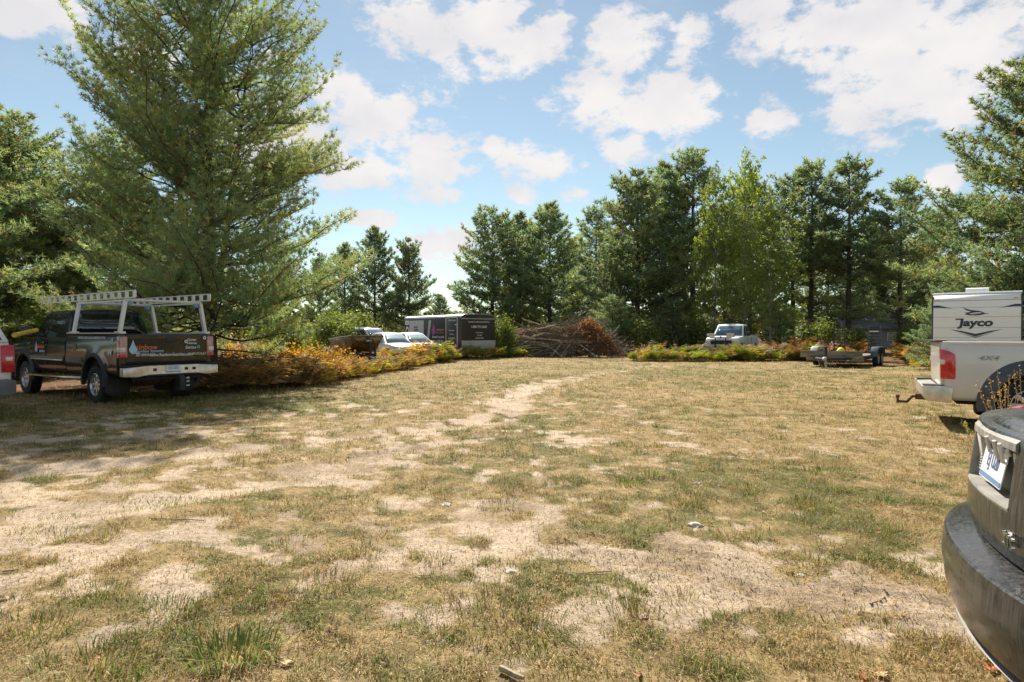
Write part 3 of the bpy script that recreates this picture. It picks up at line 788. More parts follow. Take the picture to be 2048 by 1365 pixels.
# broadleaf trees
def leaf_geo(P, C, s, rg, flat=0.4):
    n = len(P)
    a = nrm(rg.normal(size=(n, 3)) + np.array([0, 0, -.3])); nr = nrm(rg.normal(size=(n, 3)) + np.array([0, 0, 1.0]) * flat)
    b = nrm(np.cross(nr, a))
    sz = s * rg.uniform(.6, 1.3, (n, 1))
    V = np.stack([P - a * sz * .5, P + b * sz * .32, P + a * sz * .6, P - b * sz * .32], 1).reshape(-1, 3)
    i = np.arange(n)[:, None] * 4
    T = np.concatenate([i + [0, 1, 2], i + [0, 2, 3]])
    return V, T, np.repeat(C, 4, 0)
def broadleaf(seed, H, prof, n_br, per, s, c1, c2, tr=0.12, h0=0.15, e0=38, cl=0.3):
    rg = np.random.default_rng(seed)
    tl = [([(0.05 * math.sin(i * 1.9 + seed), 0.05 * math.cos(i * 2.3 + seed), H * i / 8) for i in range(9)], [max(.01, tr * (1 - i / 8.2)) for i in range(9)])]
    Ps, Cs = [], []
    for b in range(n_br):
        f = h0 + (1 - h0) * ((b + rg.random()) / n_br)
        Rm = float(np.interp(f, [p[0] for p in prof], [p[1] for p in prof])) * rg.uniform(.6, 1.1)
        a = b * 2.4 + rg.uniform(-.5, .5); e = R(e0) + .5 * f + rg.uniform(-.2, .2)
        ts = np.linspace(0, 1, 5)
        pts = np.stack([ts * Rm * math.cos(a), ts * Rm * math.sin(a), f * H * .96 + ts * Rm * math.tan(min(e, 1.15)) * .75 - .12 * Rm * ts ** 2], -1)
        tl.append(([tuple(p) for p in pts], [tr * .3 * (1 - f * .7), tr * .22 * (1 - f * .6), tr * .16, .012, .006]))
        k = max(6, int(per * Rm))
        nc = max(3, int(Rm * 5))
        cen = np.stack([np.interp(rg.uniform(.25, 1.05, nc), ts, pts[:, i]) for i in range(3)], -1) + rg.normal(size=(nc, 3)) * cl * .8 * np.array([1, 1, .7])
        pk = rg.integers(0, nc, k)
        Ps.append(cen[pk] + rg.normal(size=(k, 3)) * cl * .42)
        mv = np.clip(rg.normal(.5, .3, k), 0, 1)[:, None]
        Cs.append(np.array(c1) * (1 - mv) + np.array(c2) * mv)
    P = np.concatenate(Ps); C = np.concatenate(Cs)
    tv, tf = [], []
    for i, (pts, rad) in enumerate(tl):
        v, f = tube_geo(pts, rad, 8 if i == 0 else 4, False); o = len(tv); tv += v; tf += [tuple(k + o for k in q) for q in f]
    return (tv, tf), leaf_geo(P, C, s, rg)
B1 = broadleaf(5, 13.0, ((0, 2.0), (.2, 3.0), (.45, 3.1), (.7, 2.0), (.85, .9), (1, .35)), 66, 80, 0.18, (0.19, 0.28, 0.08), (0.36, 0.42, 0.12), tr=0.10, cl=.24)
GB = 'yellow green leafy trees among the far pines'
b1 = tree_thing('leafy_tree', B1, (at(1490, 46), 46, 0), 0.3, 'taller yellow green leafy tree with thin spires above the white pickup', GB, PALE_BARK, LEAFY, (.86, .86, 1.16))
copy_tree(b1, (at(1430, 47), 47, 0), 2.2, 'left yellow green leafy tree with one thin spire', (.76, .76, 1.1))
copy_tree(b1, (at(1540, 43), 43, 0), 4.2, 'lower yellow green leafy tree on the right side above the young pine', (.85, .85, .8))
del B1
B2 = broadleaf(9, 9.0, ((0, 1.0), (.3, 1.8), (.6, 1.6), (1, .3)), 34, 30, 0.08, (0.26, 0.25, 0.04), (0.44, 0.36, 0.05), tr=0.06, h0=.25, cl=.45)
b2 = tree_thing('leafy_tree', B2, (at(2215, 13.5), 13.5, 0), 0.3, 'sparse yellow leaved sapling at the right edge above the travel trailer', None, PALE_BARK, LEAFY, (1, 1, .88))
del B2
# bushes and undergrowth
def bush(seed, rx, ry, h, n, s, c1, c2):
    rg = np.random.default_rng(seed)
    tl = []
    cen = []
    for i in range(22):
        a = rg.uniform(0, 6.28); q = math.sqrt(rg.random()); t = rg.uniform(.35, 1)
        top = np.array([rx * q * math.cos(a), ry * q * math.sin(a), h * t * (1.05 - .35 * q * q)])
        cen.append(top); tl.append(([(top[0] * .15, top[1] * .15, 0), tuple(top * np.array([.6, .6, .55])), tuple(top)], [.018, .012, .005]))
    cen = np.array(cen)
    P = cen[rg.integers(0, 22, n)] + rg.normal(size=(n, 3)) * np.array([.22 * rx, .22 * ry, .17 * h]); P[:, 2] = np.maximum(P[:, 2], .08)
    mv = np.clip(rg.normal(.45, .3, n), 0, 1)[:, None]
    tv, tf = [], []
    for pts, rad in tl:
        v, f = tube_geo(pts, rad, 4, False); o = len(tv); tv += v; tf += [tuple(k + o for k in q) for q in f]
    return (tv, tf), leaf_geo(P, np.array(c1) * (1 - mv) + np.array(c2) * mv, s, rg)
def bush_thing(geo, loc, rz, label, group=None, scale=(1, 1, 1), name='bush'):
    root = empty(name, loc, rz)
    (tv, tf), (V, T, c) = geo
    mobj('stems', tv, tf, BARK, root, ang=60); np_mesh('foliage', V, T, LEAFY, root, c)
    root.scale = scale
    return tag(root, label, 'bush', group)
G1 = bush(3, 1.3, 1.2, 2.4, 3200, .16, (.10, .15, .055), (.24, .28, .08))
bu = bush_thing(G1, (at(1000, 40), 40, 0), 0, 'bright green bush between the black trailer and the brush pile', 'bushes under the far trees', (.8, .8, .95))
for i, (px, Y, lb, s) in enumerate(((1640, 44, 'green bush behind the left trailer ramp', 1.0), (1715, 45, 'bush between the two trailer ramps', .8), (1830, 42, 'bush at the foot of the dark bare trunked pine', .9), (1470, 47, 'bush behind the cab of the white parked pickup', 1.1), (660, 40, 'shaded bush behind the camouflage boat', 1.2),
        (870, 52, 'bush behind the roof of the black trailer', 1.2), (1290, 45, 'dark bush right of the brush pile', 1.1), (930, 55, 'bush in the open gap right of the black trailer', 1.2), (1395, 46, 'dark bush left of the white parked pickup', 1.1), (60, 21, 'shaded bush behind the black pickup cab', 1.0), (560, 24, 'bush under the right boughs of the huge bushy pine', .8), (715, 47, 'bush behind the silver sport utility vehicle', 1.3))):
    copy_tree(bu, (at(px, Y), Y, 0), i * 1.3, lb, (s, s, s * .9))
G2 = bush(8, .8, .7, 1.0, 1500, .10, (.30, .14, .03), (.55, .33, .05))
b3 = bush_thing(G2, (at(660, 21), 21, 0), 0, 'glowing orange yellow shrub right of the huge pine trunk', 'orange autumn shrubs')
for i, (px, Y, lb, s) in enumerate(((500, 22, 'orange shrub left of the huge pine trunk behind the fern bank', 1.1), (590, 22.5, 'orange shrub in the middle under the huge pine', 1.0), (250, 22, 'orange shrub seen under the ladder rack', 1.3), (330, 23, 'orange shrub behind the tailgate of the black pickup', 1.1))):
    copy_tree(b3, (at(px, Y), Y, 0), i * 1.7, lb, (s, s, s))
G3 = bush(12, .42, .4, .42, 900, .06, (.20, .24, .10), (.42, .42, .26))
bush_thing(G3, (at(1868, 25), 25, 0), 0, 'low pale grey green weed beside the travel trailer corner')
del G1, G2, G3
# the far wood that closes the view behind the pines
rg = np.random.default_rng(77)
n = 36000
yy = rg.uniform(95, 140, n); xx = rg.uniform(-1.15, 1.15, n) * yy
top = 3.0 + 3.6 * fbm(xx * .12 + 50, yy * .1 + 4, 3)
zz = top * rg.random(n) ** .6
mv = np.clip(rg.normal(.4, .3, n), 0, 1)[:, None]
V, T, C = leaf_geo(np.stack([xx, yy, zz], -1), np.array((.05, .075, .03)) * (1 - mv) + np.array((.16, .14, .045)) * mv, .95, rg)
tag(np_mesh('far_wood', V, T, LEAFY, None, C), 'distant wood seen between the pine trunks', 'wood', kind='stuff')
# ------------------------------------------------------------------ bracken
FERN = attr_mat('bracken_fronds', rough=0.6, transl=0.45, spec=0.25, tint=(1.25, 1.1, 0.5))
FC = {'orange': np.array([.40, .22, .09]), 'yellow': np.array([.44, .39, .09]), 'green': np.array([.24, .31, .05]), 'brown': np.array([.25, .165, .10]), 'rust': np.array([.29, .15, .085]), 'straw': np.array([.42, .28, .13])}
def frond(rg, h, col):
    """one bracken frond: stalk, then tapering pairs of pinnae"""
    a = rg.uniform(0, 6.28); lean = rg.uniform(.15, .55)
    ts = np.linspace(0, 1, 13)
    ar = lean * h * ts + .28 * h * ts ** 2.5; z = h * (ts - .22 * ts ** 3)
    u = np.array([math.cos(a), math.sin(a), 0]); w = np.array([-math.sin(a), math.cos(a), 0])
    pts = u * ar[:, None] + np.array([0, 0, 1]) * z[:, None]
    V, T, C = [], [], []
    def tri(p, q, r, c):
        i = len(V); V.extend((p, q, r)); T.append((i, i + 1, i + 2)); C.extend((c, c, c))
    sw = w * .006
    for i in (0, 4, 8):
        j = i + 4
        tri(pts[i] - sw, pts[i] + sw, pts[j], col * .7)
    for i in range(4, 13):
        t = (i - 4) / 8
        L = .46 * h * (1 - t) ** .8 + .03
        wd = .075 * h * (1 - .5 * t)
        tg = pts[min(i + 1, 12)] - pts[i - 1]; tg = tg / np.linalg.norm(tg)
        for s in (-1, 1):
            d = w * s * .9 + tg * .45 + np.array([0, 0, rg.uniform(-.35, .15)]); d /= np.linalg.norm(d)
            c = col * rg.uniform(.75, 1.25)
            m = pts[i] + d * L * .45; e = pts[i] + d * L + np.array([0, 0, -.12 * L])
            k = tg * wd * .5
            tri(pts[i], m + k, m - k, c); tri(m + k, e, m - k, c)
    return V, T, C
def fern_plant(rg, h, n, names, p):
    Vs, Ts, Cs, off = [], [], [], 0
    for i in range(n):
        c = FC[rg.choice(names, p=p)] * rg.uniform(.8, 1.2)
        v, t, cc = frond(rg, h * rg.uniform(.7, 1.1), c)
        v = np.array(v) + np.array([rg.uniform(-.08, .08), rg.uniform(-.08, .08), 0])
        Vs.append(v); Ts.append(np.array(t) + off); Cs.append(np.array(cc)); off += len(v)
    return np.concatenate(Vs), np.concatenate(Ts), np.concatenate(Cs)
rg = np.random.default_rng(19)
def protos(n, h, k, names, p): return [fern_plant(rg, h, k, names, p) for _ in range(n)]
P_OR = protos(6, .62, 5, ['orange', 'yellow', 'rust', 'brown'], [.42, .22, .2, .16])
P_YG = protos(6, .62, 5, ['yellow', 'green', 'orange', 'brown'], [.34, .46, .06, .14])
P_BR = protos(6, .72, 6, ['brown', 'rust', 'straw', 'green'], [.42, .1, .36, .12])
P_RU = protos(6, .72, 6, ['rust', 'orange', 'brown', 'green'], [.34, .16, .3, .2])
def scatter(plist, pts, smin=.8, smax=1.25):
    out = []
    for (x, y) in pts:
        v, t, c = plist[rg.integers(len(plist))]
        a = rg.uniform(0, 6.28); s = rg.uniform(smin, smax) * (.55 + .9 * float(vnoise(np.array([x * .9 + 7]), np.array([y * .9 + 3]))[0]))
        ca, sa = math.cos(a) * s, math.sin(a) * s
        q = np.stack([v[:, 0] * ca - v[:, 1] * sa + x, v[:, 0] * sa + v[:, 1] * ca + y, v[:, 2] * s * rg.uniform(.85, 1.15) + gz1(x, y) - .02], -1)
        out.append((q, t, c * rg.uniform(.8, 1.2)))
    return out
def band(edge, depth, n, jitter=1.0):
    """random points behind an edge polyline (photo pixels) to a depth in metres"""
    E = [gp(*e) for e in edge]
    seg = [math.hypot(b[0] - a[0], b[1] - a[1]) for a, b in zip(E[:-1], E[1:])]
    cum = np.concatenate([[0], np.cumsum(seg)])
    pts = []
    for i in range(n):
        s = rg.uniform(0, cum[-1]); k = min(np.searchsorted(cum, s) - 1, len(seg) - 1); k = max(k, 0)
        t = (s - cum[k]) / seg[k]
        x = E[k][0] + (E[k + 1][0] - E[k][0]) * t; y = E[k][1] + (E[k + 1][1] - E[k][1]) * t
        d = depth * rg.random() ** 1.3
        nx, ny = -(E[k + 1][1] - E[k][1]) / seg[k], (E[k + 1][0] - E[k][0]) / seg[k]
        pts.append((x + nx * d, y + ny * d))
    return pts
E_L1 = ((400, 790), (520, 785), (650, 772)); E_L2 = ((640, 772), (760, 748), (850, 731)); E_L3 = ((840, 731), (930, 720), (1010, 716), (1100, 712))
E_R1 = ((1262, 722), (1380, 723), (1560, 723)); E_R2 = ((1540, 722), (1620, 724), (1700, 726)); E_R3 = ((1792, 731), (1830, 733), (1900, 739))
mass = scatter(P_BR, band(E_L1, 2.8, 190), .9, 1.5) + scatter(P_OR, band(E_L2, 5.0, 330), .8, 1.35) + scatter(P_OR, band(E_L3, 2.6, 170), 1.1, 1.6) + scatter(P_YG, band(E_L3, 1.6, 170), 1.1, 1.7) + scatter(P_YG, band(E_L2, 1.0, 40), .7, 1.1)
mass += scatter(P_YG, band(E_R1, 1.6, 150), .7, 1.7) + scatter(P_YG, band(E_R1, 4.0, 70), .8, 1.4) + scatter(P_BR, band(E_R1, 5.0, 80), .8, 1.4) + scatter(P_RU, band(E_R2, 5.5, 210), .7, 1.7) + scatter(P_RU, band(E_R3, 5.0, 240), .7, 1.8) + scatter(P_YG, band(E_R2, 1.2, 40), .8, 1.2)
V, T, C = join_parts(mass)
tag(np_mesh('bracken', V, T, FERN, None, C), 'dense bank of orange and brown autumn bracken round the clearing', 'bracken', kind='stuff')
# ferns of the front row that stand apart
def fern_things(plist, pts, label, group, s0=.9, s1=1.4):
    first = []
    for (v, t, c) in plist:
        first.append(np_mesh('bracken_fern', v, t, FERN, None, c))
    used_f = [False] * len(first)
    for i, (x, y) in enumerate(pts):
        k = i % len(first); o = first[k]
        if used_f[k]:
            o = first[k].copy(); COL.objects.link(o)
        used_f[k] = True
        s = rg.uniform(s0, s1)
        o.location = (x, y, gz1(x, y) - .02); o.rotation_euler = (0, 0, rg.uniform(0, 6.28)); o.scale = (s, s, s)
        tag(o, label, 'fern', group)
def row(edge, n, dj=.5):
    E = [gp(*e) for e in edge]
    out = []
    for i in range(n):
        t = (i + rg.uniform(.2, .8)) / n * (len(E) - 1); k = min(int(t), len(E) - 2); f = t - k
        out.append((E[k][0] + (E[k + 1][0] - E[k][0]) * f + rg.uniform(-.2, .2), E[k][1] + (E[k + 1][1] - E[k][1]) * f - rg.uniform(-.2, dj)))
    return out
fern_things(P_YG[:4], row(E_R1, 26), 'yellow green bracken fern in the front row before the white parked pickup', 'front ferns before the white pickup', .8, 1.7)
fern_things(P_YG[2:], row(E_L3, 26), 'yellow bracken fern in the front row before the black trailer and brush pile', 'front ferns before the black trailer', 1.1, 1.6)
fern_things(P_OR[:4], row(E_L2, 22, .8), 'orange bracken fern in the front row before the camouflage boat', 'front ferns before the boat', .8, 1.2)
fern_things(P_BR[:3], row(E_L1, 14, .3), 'brown withered bracken fern beside the black pickup bumper', 'front ferns beside the black pickup', 1.0, 1.4)
fern_things([fern_plant(rg, .7, 5, ['yellow', 'green'], [.7, .3])], [(at(1840, 25.5), 25.5)], 'single bright yellow fern left of the travel trailer', None, 1.0, 1.01)
# ------------------------------------------------------------------ brush pile
STICKM = [pm('grey_branch', (0.27, 0.22, 0.18), .9, var=.35, scale=6, bump=.4), pm('brown_branch', (0.20, 0.15, 0.12), .9, var=.35, scale=6, bump=.4), pm('pale_branch', (0.5, 0.41, 0.30), .9, var=.25, scale=6, bump=.4)]
bx, by = at(1110, 41.5), 41.5
pile = empty('brush_pile', (bx, by, 0))
tag(pile, 'big heap of cut branches and dead russet twigs at the end of the clearing', 'brush pile')
rg = np.random.default_rng(29)
def pile_h(x):                       # outline of the heap
    return np.interp(x, [-4.4, -3.2, -2, -.6, .4, 1.2, 2.2, 3.2, 4.3], [.3, 1.1, 1.7, 2.1, 1.9, 2.0, 2.5, 1.7, .2])
for i in range(230):
    right = rg.random() < .25
    if right:
        x = rg.uniform(.6, 3.6); L = rg.uniform(1.2, 2.8); a = rg.uniform(0, 6.28); e = rg.uniform(.2, 1.1)
    else:
        x = rg.uniform(-3.4, 1.2); L = rg.uniform(1.8, 4.6); a = rg.choice([0, math.pi]) + rg.normal(0, .4); e = rg.normal(.12, .24)
    z = rg.uniform(.05, .95) * pile_h(x); y = -1.1 * (1 - z / 2.7) + rg.uniform(-.3, 1.2) * (1 - z / 3.2)
    d = np.array([math.cos(a) * math.cos(e), math.sin(a) * math.cos(e), math.sin(e)])
    p0 = np.array([x, y, z]) - d * L * .5; p0[2] = max(p0[2], .04); pts = []
    cv = rg.normal(size=3) * .12
    for t in (0, .33, .66, 1):
        q = p0 + d * L * t + cv * math.sin(t * 3.14); q[2] = max(q[2], .03); pts.append(tuple(q))
    r = rg.uniform(.025, .085)
    tube('branch', pts, [r, r * .85, r * .6, r * .3], STICKM[rg.choice([0, 0, 1, 2, 2])], pile, 5)
tw = []
for i in range(1500):
    right = rg.random() < .6
    x = rg.uniform(.5, 4.2) if right else rg.uniform(-4, 1)
    z = rg.random() ** .8 * pile_h(x); y = -1.3 * (1 - z / 2.8) + rg.uniform(-.3, 1.6) * (1 - z / 3.2)
    d = rg.normal(size=3); d[2] = abs(d[2]) * (.9 if right else .3); d[0] *= 1.0 if right else 2.2; d /= np.linalg.norm(d)
    L = rg.uniform(.5, 1.4); p = np.array([x, y, z]); q = p + d * L; q[2] = max(q[2], .03)
    tw.append(([tuple(p), tuple((p + q) / 2 + rg.normal(size=3) * .05), tuple(q)], [.014, .01, .004]))
o = tubes('twigs', tw, STICKM[1], pile, 3); tag(o, kind='stuff')
n = 4200
x = np.where(rg.random(n) < .93, rg.normal(2.4, .65, n), rg.uniform(-3.5, 1, n)); z = rg.random(n) ** .55 * pile_h(x) * 1.04; y = -1.25 * (1 - z / 2.8) + rg.normal(0, .5, n)
mv = rg.random((n, 1))
V, T, C = leaf_geo(np.stack([x, y, np.maximum(z, .03)], -1), np.array((.17, .075, .05)) * (1 - mv) + np.array((.33, .16, .10)) * mv, .12, rg)
tag(np_mesh('dead_leaves', V, T, LEAFY, pile, C), kind='stuff')
n = 900
x = rg.normal(-.7, .7, n); z = pile_h(x) * rg.uniform(.75, 1.02, n)
V, T, C = leaf_geo(np.stack([x, rg.uniform(-.7, .5, n), z], -1), np.tile(np.array((.16, .15, .045)), (n, 1)), .12, rg)
tag(np_mesh('withered_leaves', V, T, LEAFY, pile, C), kind='stuff')
# logs at the back left of the heap
LOGM = pm('log_bark', (0.16, 0.12, 0.09), .95, var=.3, scale=5, bump=.6); LOGE = pm('log_end', (0.40, 0.29, 0.18), .9, var=.25, scale=9)
for i, (px, Y, z, L, r, e, lb) in enumerate(((1015, 43.5, 1.55, 1.4, .3, .25, 'cut log lying highest at the left back of the brush heap'), (1045, 43.0, 1.25, 1.6, .28, .1, 'cut log below the top one at the left of the brush heap'))):
    lr = empty('log', (at(px, Y), Y, z), .6 * i + 2.6)
    tube('bark', [(-L / 2, 0, 0), (0, 0, .04), (L / 2, 0, .0)], [r, r * .97, r * .92], LOGM, lr, 12)
    lathe('cut_end', [(0.001, 0), (r * .92, 0), (r * .92, .01)], LOGE, lr, 12).matrix_local = Matrix.Translation((-L / 2 - .012, 0, 0)) @ Matrix.Rotation(R(90), 4, 'Z')
    for k in range(3):
        tube('branch_stub', [(rg.uniform(-.4, .4), 0, r * .5), (rg.uniform(-.5, .5), rg.uniform(-.3, .3), r + .25)], [.05, .03], LOGM, lr, 5)
    tag(lr, lb, 'log', 'cut logs behind the brush heap')
# a mound of soil the logs and heap rest on
bm = bmesh.new(); bmesh.ops.create_icosphere(bm, subdivisions=4, radius=1)
for v in bm.verts:
    v.co *= 1 + .25 * (fbm(np.array([v.co.x * 2 + 5]), np.array([v.co.y * 2 + v.co.z + 5]), 3)[0] - .5)
    v.co.x *= 3.4; v.co.y *= 1.8; v.co.z *= 1.3
o = bmobj('soil_mound', bm, pm('dark_soil', (0.07, 0.05, 0.035), .95, var=.4, scale=4, bump=.6), None, 60)
o.location = (at(1085, 43.8), 43.8, -.05); tag(o, kind='structure')
# ------------------------------------------------------------------ the house among the trees
ROOFM = pm('grey_shingles', (0.15, 0.145, 0.16), .9, var=.2, scale=30); SIDING = pm('grey_siding', (0.24, 0.235, 0.245), .7, var=.06, scale=3); TRIM = pm('white_trim', (0.75, 0.75, 0.73), .6, var=.04)
hs = empty('house', (at(1775, 70), 70, 0), R(-12), )
box('wall', (0, 0, 1.25), (11, 7, 2.5), SIDING, hs, 0.0)
extrude('roof', [(-4.0, 2.45), (0, 4.6), (4.0, 2.45), (4.0, 2.6), (0, 4.8), (-4.0, 2.6)], 'x', -5.9, 5.9, ROOFM, hs)
extrude('gable', [(-3.5, 2.5), (3.5, 2.5), (0, 4.4)], 'x', -5.4, 5.4, SIDING, hs)
for k, xx in enumerate((-3.6, -.6, 3.2)):
    w = box('window', (xx, -3.52, 1.45), (1.3, .06, 1.1), TRIM, hs, .01); box('pane', (xx, -3.565, 1.45), (1.1, .03, .9), pm('window_glass', (.03, .04, .05), .08, spec=.8), w, .0)
box('corner_trim', (-5.52, -3.52, 1.25), (.14, .14, 2.5), TRIM, hs, .0)
hs.scale = (1, 1, .82)
tag(hs, 'grey house with shingled roof glimpsed between the right pine trunks', 'house')
# ------------------------------------------------------------------ vehicles: shared pieces
def paint(name, col, rough=.22, metal=0.0, dust=0.0, dustc=(.42, .36, .28), dscale=3.0, stretch=(1, 1, 1), coat=.6, streak=False):
    """car paint with a film of dust that thickens in noise patches"""
    m = bpy.data.materials.new(name); m.use_nodes = True
    nt = m.node_tree; b = nt.nodes['Principled BSDF']
    tcn = nt.nodes.new('ShaderNodeTexCoord'); mpn = nt.nodes.new('ShaderNodeMapping'); mpn.inputs['Scale'].default_value = stretch
    nt.links.new(tcn.outputs['Object'], mpn.inputs[0])
    nz = nt.nodes.new('ShaderNodeTexNoise'); nz.inputs['Scale'].default_value = dscale; nz.inputs['Detail'].default_value = 9; nz.inputs['Roughness'].default_value = .68
    nt.links.new(mpn.outputs[0], nz.inputs['Vector'])
    mr_ = nt.nodes.new('ShaderNodeMapRange'); mr_.inputs['From Min'].default_value = .3; mr_.inputs['From Max'].default_value = .75; mr_.inputs['To Min'].default_value = dust * .35; mr_.inputs['To Max'].default_value = min(1, dust * 1.5)
    if streak: mr_.inputs['From Min'].default_value = .38; mr_.inputs['From Max'].default_value = .76; mr_.inputs['To Min'].default_value = .04; mr_.inputs['To Max'].default_value = dust
    nt.links.new(nz.outputs[0], mr_.inputs['Value'])
    mc = nt.nodes.new('ShaderNodeMix'); mc.data_type = 'RGBA'; mc.inputs[6].default_value = (*col, 1); mc.inputs[7].default_value = (*dustc, 1)
    nt.links.new(mr_.outputs[0], mc.inputs[0]); nt.links.new(mc.outputs[2], b.inputs['Base Color'])
    m2 = nt.nodes.new('ShaderNodeMapRange'); m2.inputs['To Min'].default_value = rough; m2.inputs['To Max'].default_value = .8
    nt.links.new(mr_.outputs[0], m2.inputs['Value']); nt.links.new(m2.outputs[0], b.inputs['Roughness'])
    b.inputs['Metallic'].default_value = metal; b.inputs['Coat Weight'].default_value = coat * (1 - min(1, dust)); b.inputs['Coat Roughness'].default_value = .06
    return m
BLACKP = paint('black_paint', (.006, .008, .009), .10, dust=.035, coat=.2)
SILVERP = paint('silver_beige_paint', (.60, .585, .565), .28, .15, dust=.14, dustc=(.40, .34, .26))
WHITEP = paint('white_paint', (.74, .74, .73), .25, dust=.12)
WHITEP2 = paint('old_white_paint', (.70, .72, .74), .35, dust=.22)
PEARL = paint('pearl_paint', (.62, .62, .62), .22, dust=.25, coat=.6)
GREYP = paint('grey_paint', (.42, .42, .43), .22, .35, dust=.2)
XTSP = paint('dusty_dark_paint', (.006, .007, .010), .10, .0, dust=.36, dustc=(.30, .28, .24), dscale=5, stretch=(13, 13, 1.0), coat=.0, streak=True)
XTSB = paint('dusty_bumper_paint', (.006, .007, .010), .08, .0, dust=.30, dustc=(.30, .28, .24), dscale=5, stretch=(13, 13, .8), coat=.0, streak=True)
RUBBER = pm('tyre_rubber', (.018, .018, .019), .85, var=.4, scale=20, bump=.5, bscale=25)
PLAST = pm('black_plastic', (.022, .023, .026), .6, var=.3, scale=6)
GREYPL = pm('grey_plastic', (.13, .13, .14), .65, var=.2, scale=5)
CHROME = pm('chrome', (.62, .61, .58), .16, 1.0, var=.12, scale=6)
DULLCH = pm('dusty_chrome', (.60, .57, .50), .35, .75, var=.15, scale=8)
ALU = pm('white_aluminium', (.66, .65, .62), .45, .3, var=.08, scale=6)
ALLOY = pm('alloy_rim', (.52, .53, .55), .28, .85, var=.15, scale=12)
GLASS = pm('tinted_glass', (.010, .013, .014), .04, spec=.9, coat=.5)
GLASSP = pm('dusty_sky_tint_glass', (.20, .27, .29), .12, spec=.8, var=.2, scale=3)  # pale teal of reflected sky put into the base colour, slightly dusty
REDL = pm('red_lens', (.50, .012, .012), .15, var=.3, scale=18, coat=.8)
PINKL = pm('pink_lens', (.42, .20, .17), .15, var=.25, scale=14, coat=.8)
CLEARL = pm('clear_lens', (.62, .58, .52), .15, var=.15, scale=20, coat=.8)
AMBER = pm('amber_lens', (.65, .22, .03), .2, coat=.6)
UNDER = pm('underbody', (.025, .022, .020), .9, var=.4, scale=5)
RUST = pm('rusty_steel', (.10, .055, .03), .85, var=.5, scale=12)
WHITET = pm('white_vinyl', (.75, .75, .73), .5, var=.03)
NAVY = pm('navy_vinyl', (.018, .028, .055), .4, var=.1)
BLUEV = pm('blue_vinyl', (.38, .58, .72), .5, var=.06)
ORANGEV = pm('orange_vinyl', (.72, .17, .05), .5, var=.06)
PLATEM = pm('plate_white', (.72, .72, .72), .4, var=.05); PLATEB = pm('plate_blue', (.14, .24, .44), .4, var=.05)
def ring_body(name, mat, parent, lv, xr, xf, hw, ztop, zb, br=.1, bf=.15, rcr=.12, rcf=.18, ns=60, arches=(), crown=.02, sl=None, hole=None, zbot=None, bottom=False):
    """body as stacked plan outlines. lv: (t, side inset, rear inset, front inset)"""
    sl = sl or [math.sin(math.pi / 2 * k / 9) for k in range(10)]
    K, M = len(lv), 6
    zb_f = zb if callable(zb) else (lambda x: zb)
    def half(l):
        t, si, ri, fi = l
        w = hw - si; pts = []
        e = lambda s: 1 - math.sqrt(max(0, 1 - s ** 5))
        for s in sl: pts.append((xr + ri + br * s * s + rcr * e(s), w * s))
        x0, x1 = xr + ri + br + rcr, xf - fi - bf - rcf
        for k in range(1, ns): pts.append((x0 + (x1 - x0) * k / ns, w))
        for s in reversed(sl): pts.append((xf - fi - bf * s * s - rcf * e(s), w * s))
        return [(x, y, zb_f(x) + (ztop(x) - zb_f(x)) * t) for x, y in pts]
    H = [half(l) for l in lv]
    N = len(H[0]); W = 2 * K + M - 1
    V = []
    for i in range(N):
        col = [H[k][i] for k in range(K)]
        tx, ty, tz = col[-1]
        row = [Vector(c) for c in col]
        for j in range(1, M):
            u = 1 - 2 * j / M
            row.append(Vector((tx, ty * u, tz + crown * (1 - u * u) * min(1, ty / (hw * .5)))))
        row += [Vector((c[0], -c[1], c[2])) for c in reversed(col)]
        V += row
    Fc = []
    side_lim = hw * .6
    def inside(p, a): return math.hypot(p[0] - a[0], p[2] - a[1]) < a[2]
    for i in range(N - 1):
        for j in range(W - 1):
            q = (i * W + j, (i + 1) * W + j, (i + 1) * W + j + 1, i * W + j + 1)
            c = sum((V[k] for k in q), Vector()) / 4
            if any(abs(c.y) > side_lim and inside(c, a) for a in arches): continue
            if hole:
                k = j if j < K - 1 else (W - 2 - j if j >= K + M - 1 else None)
                if k is not None and i < hole[0] and hole[1] <= k < hole[2]: continue
            Fc.append(q)
    for a in arches:
        for v in V:
            if abs(v.y) > side_lim and inside(v, a):
                d = Vector((v.x - a[0], 0, v.z - a[1])); d = d.normalized() * a[2] if d.length > 1e-4 else Vector((0, 0, a[2]))
                v.x, v.z = a[0] + d.x, a[1] + d.z
    bm = bmesh.new()
    bv = [bm.verts.new(v) for v in V]
    bm.verts.ensure_lookup_table()
    for f in Fc:
        try: bm.faces.new([bv[k] for k in f])
        except ValueError: pass
    if bottom:
        for i in range(N - 1):
            try: bm.faces.new((bv[i * W], bv[i * W + W - 1], bv[(i + 1) * W + W - 1], bv[(i + 1) * W]))
            except ValueError: pass
    bmesh.ops.remove_doubles(bm, verts=bm.verts, dist=.0008)
    loose = [v for v in bm.verts if not v.link_faces]
    bmesh.ops.delete(bm, geom=loose, context='VERTS')
    return bmobj(name, bm, mat, parent, 32), H
LVL = [(0, .07, .05, .05), (.05, .035, .02, .02), (.22, .012, .004, .004), (.5, 0, 0, 0), (.72, .004, .004, .01), (.88, .02, .012, .03), (.95, .035, .025, .05), (1.0, .075, .06, .10)]
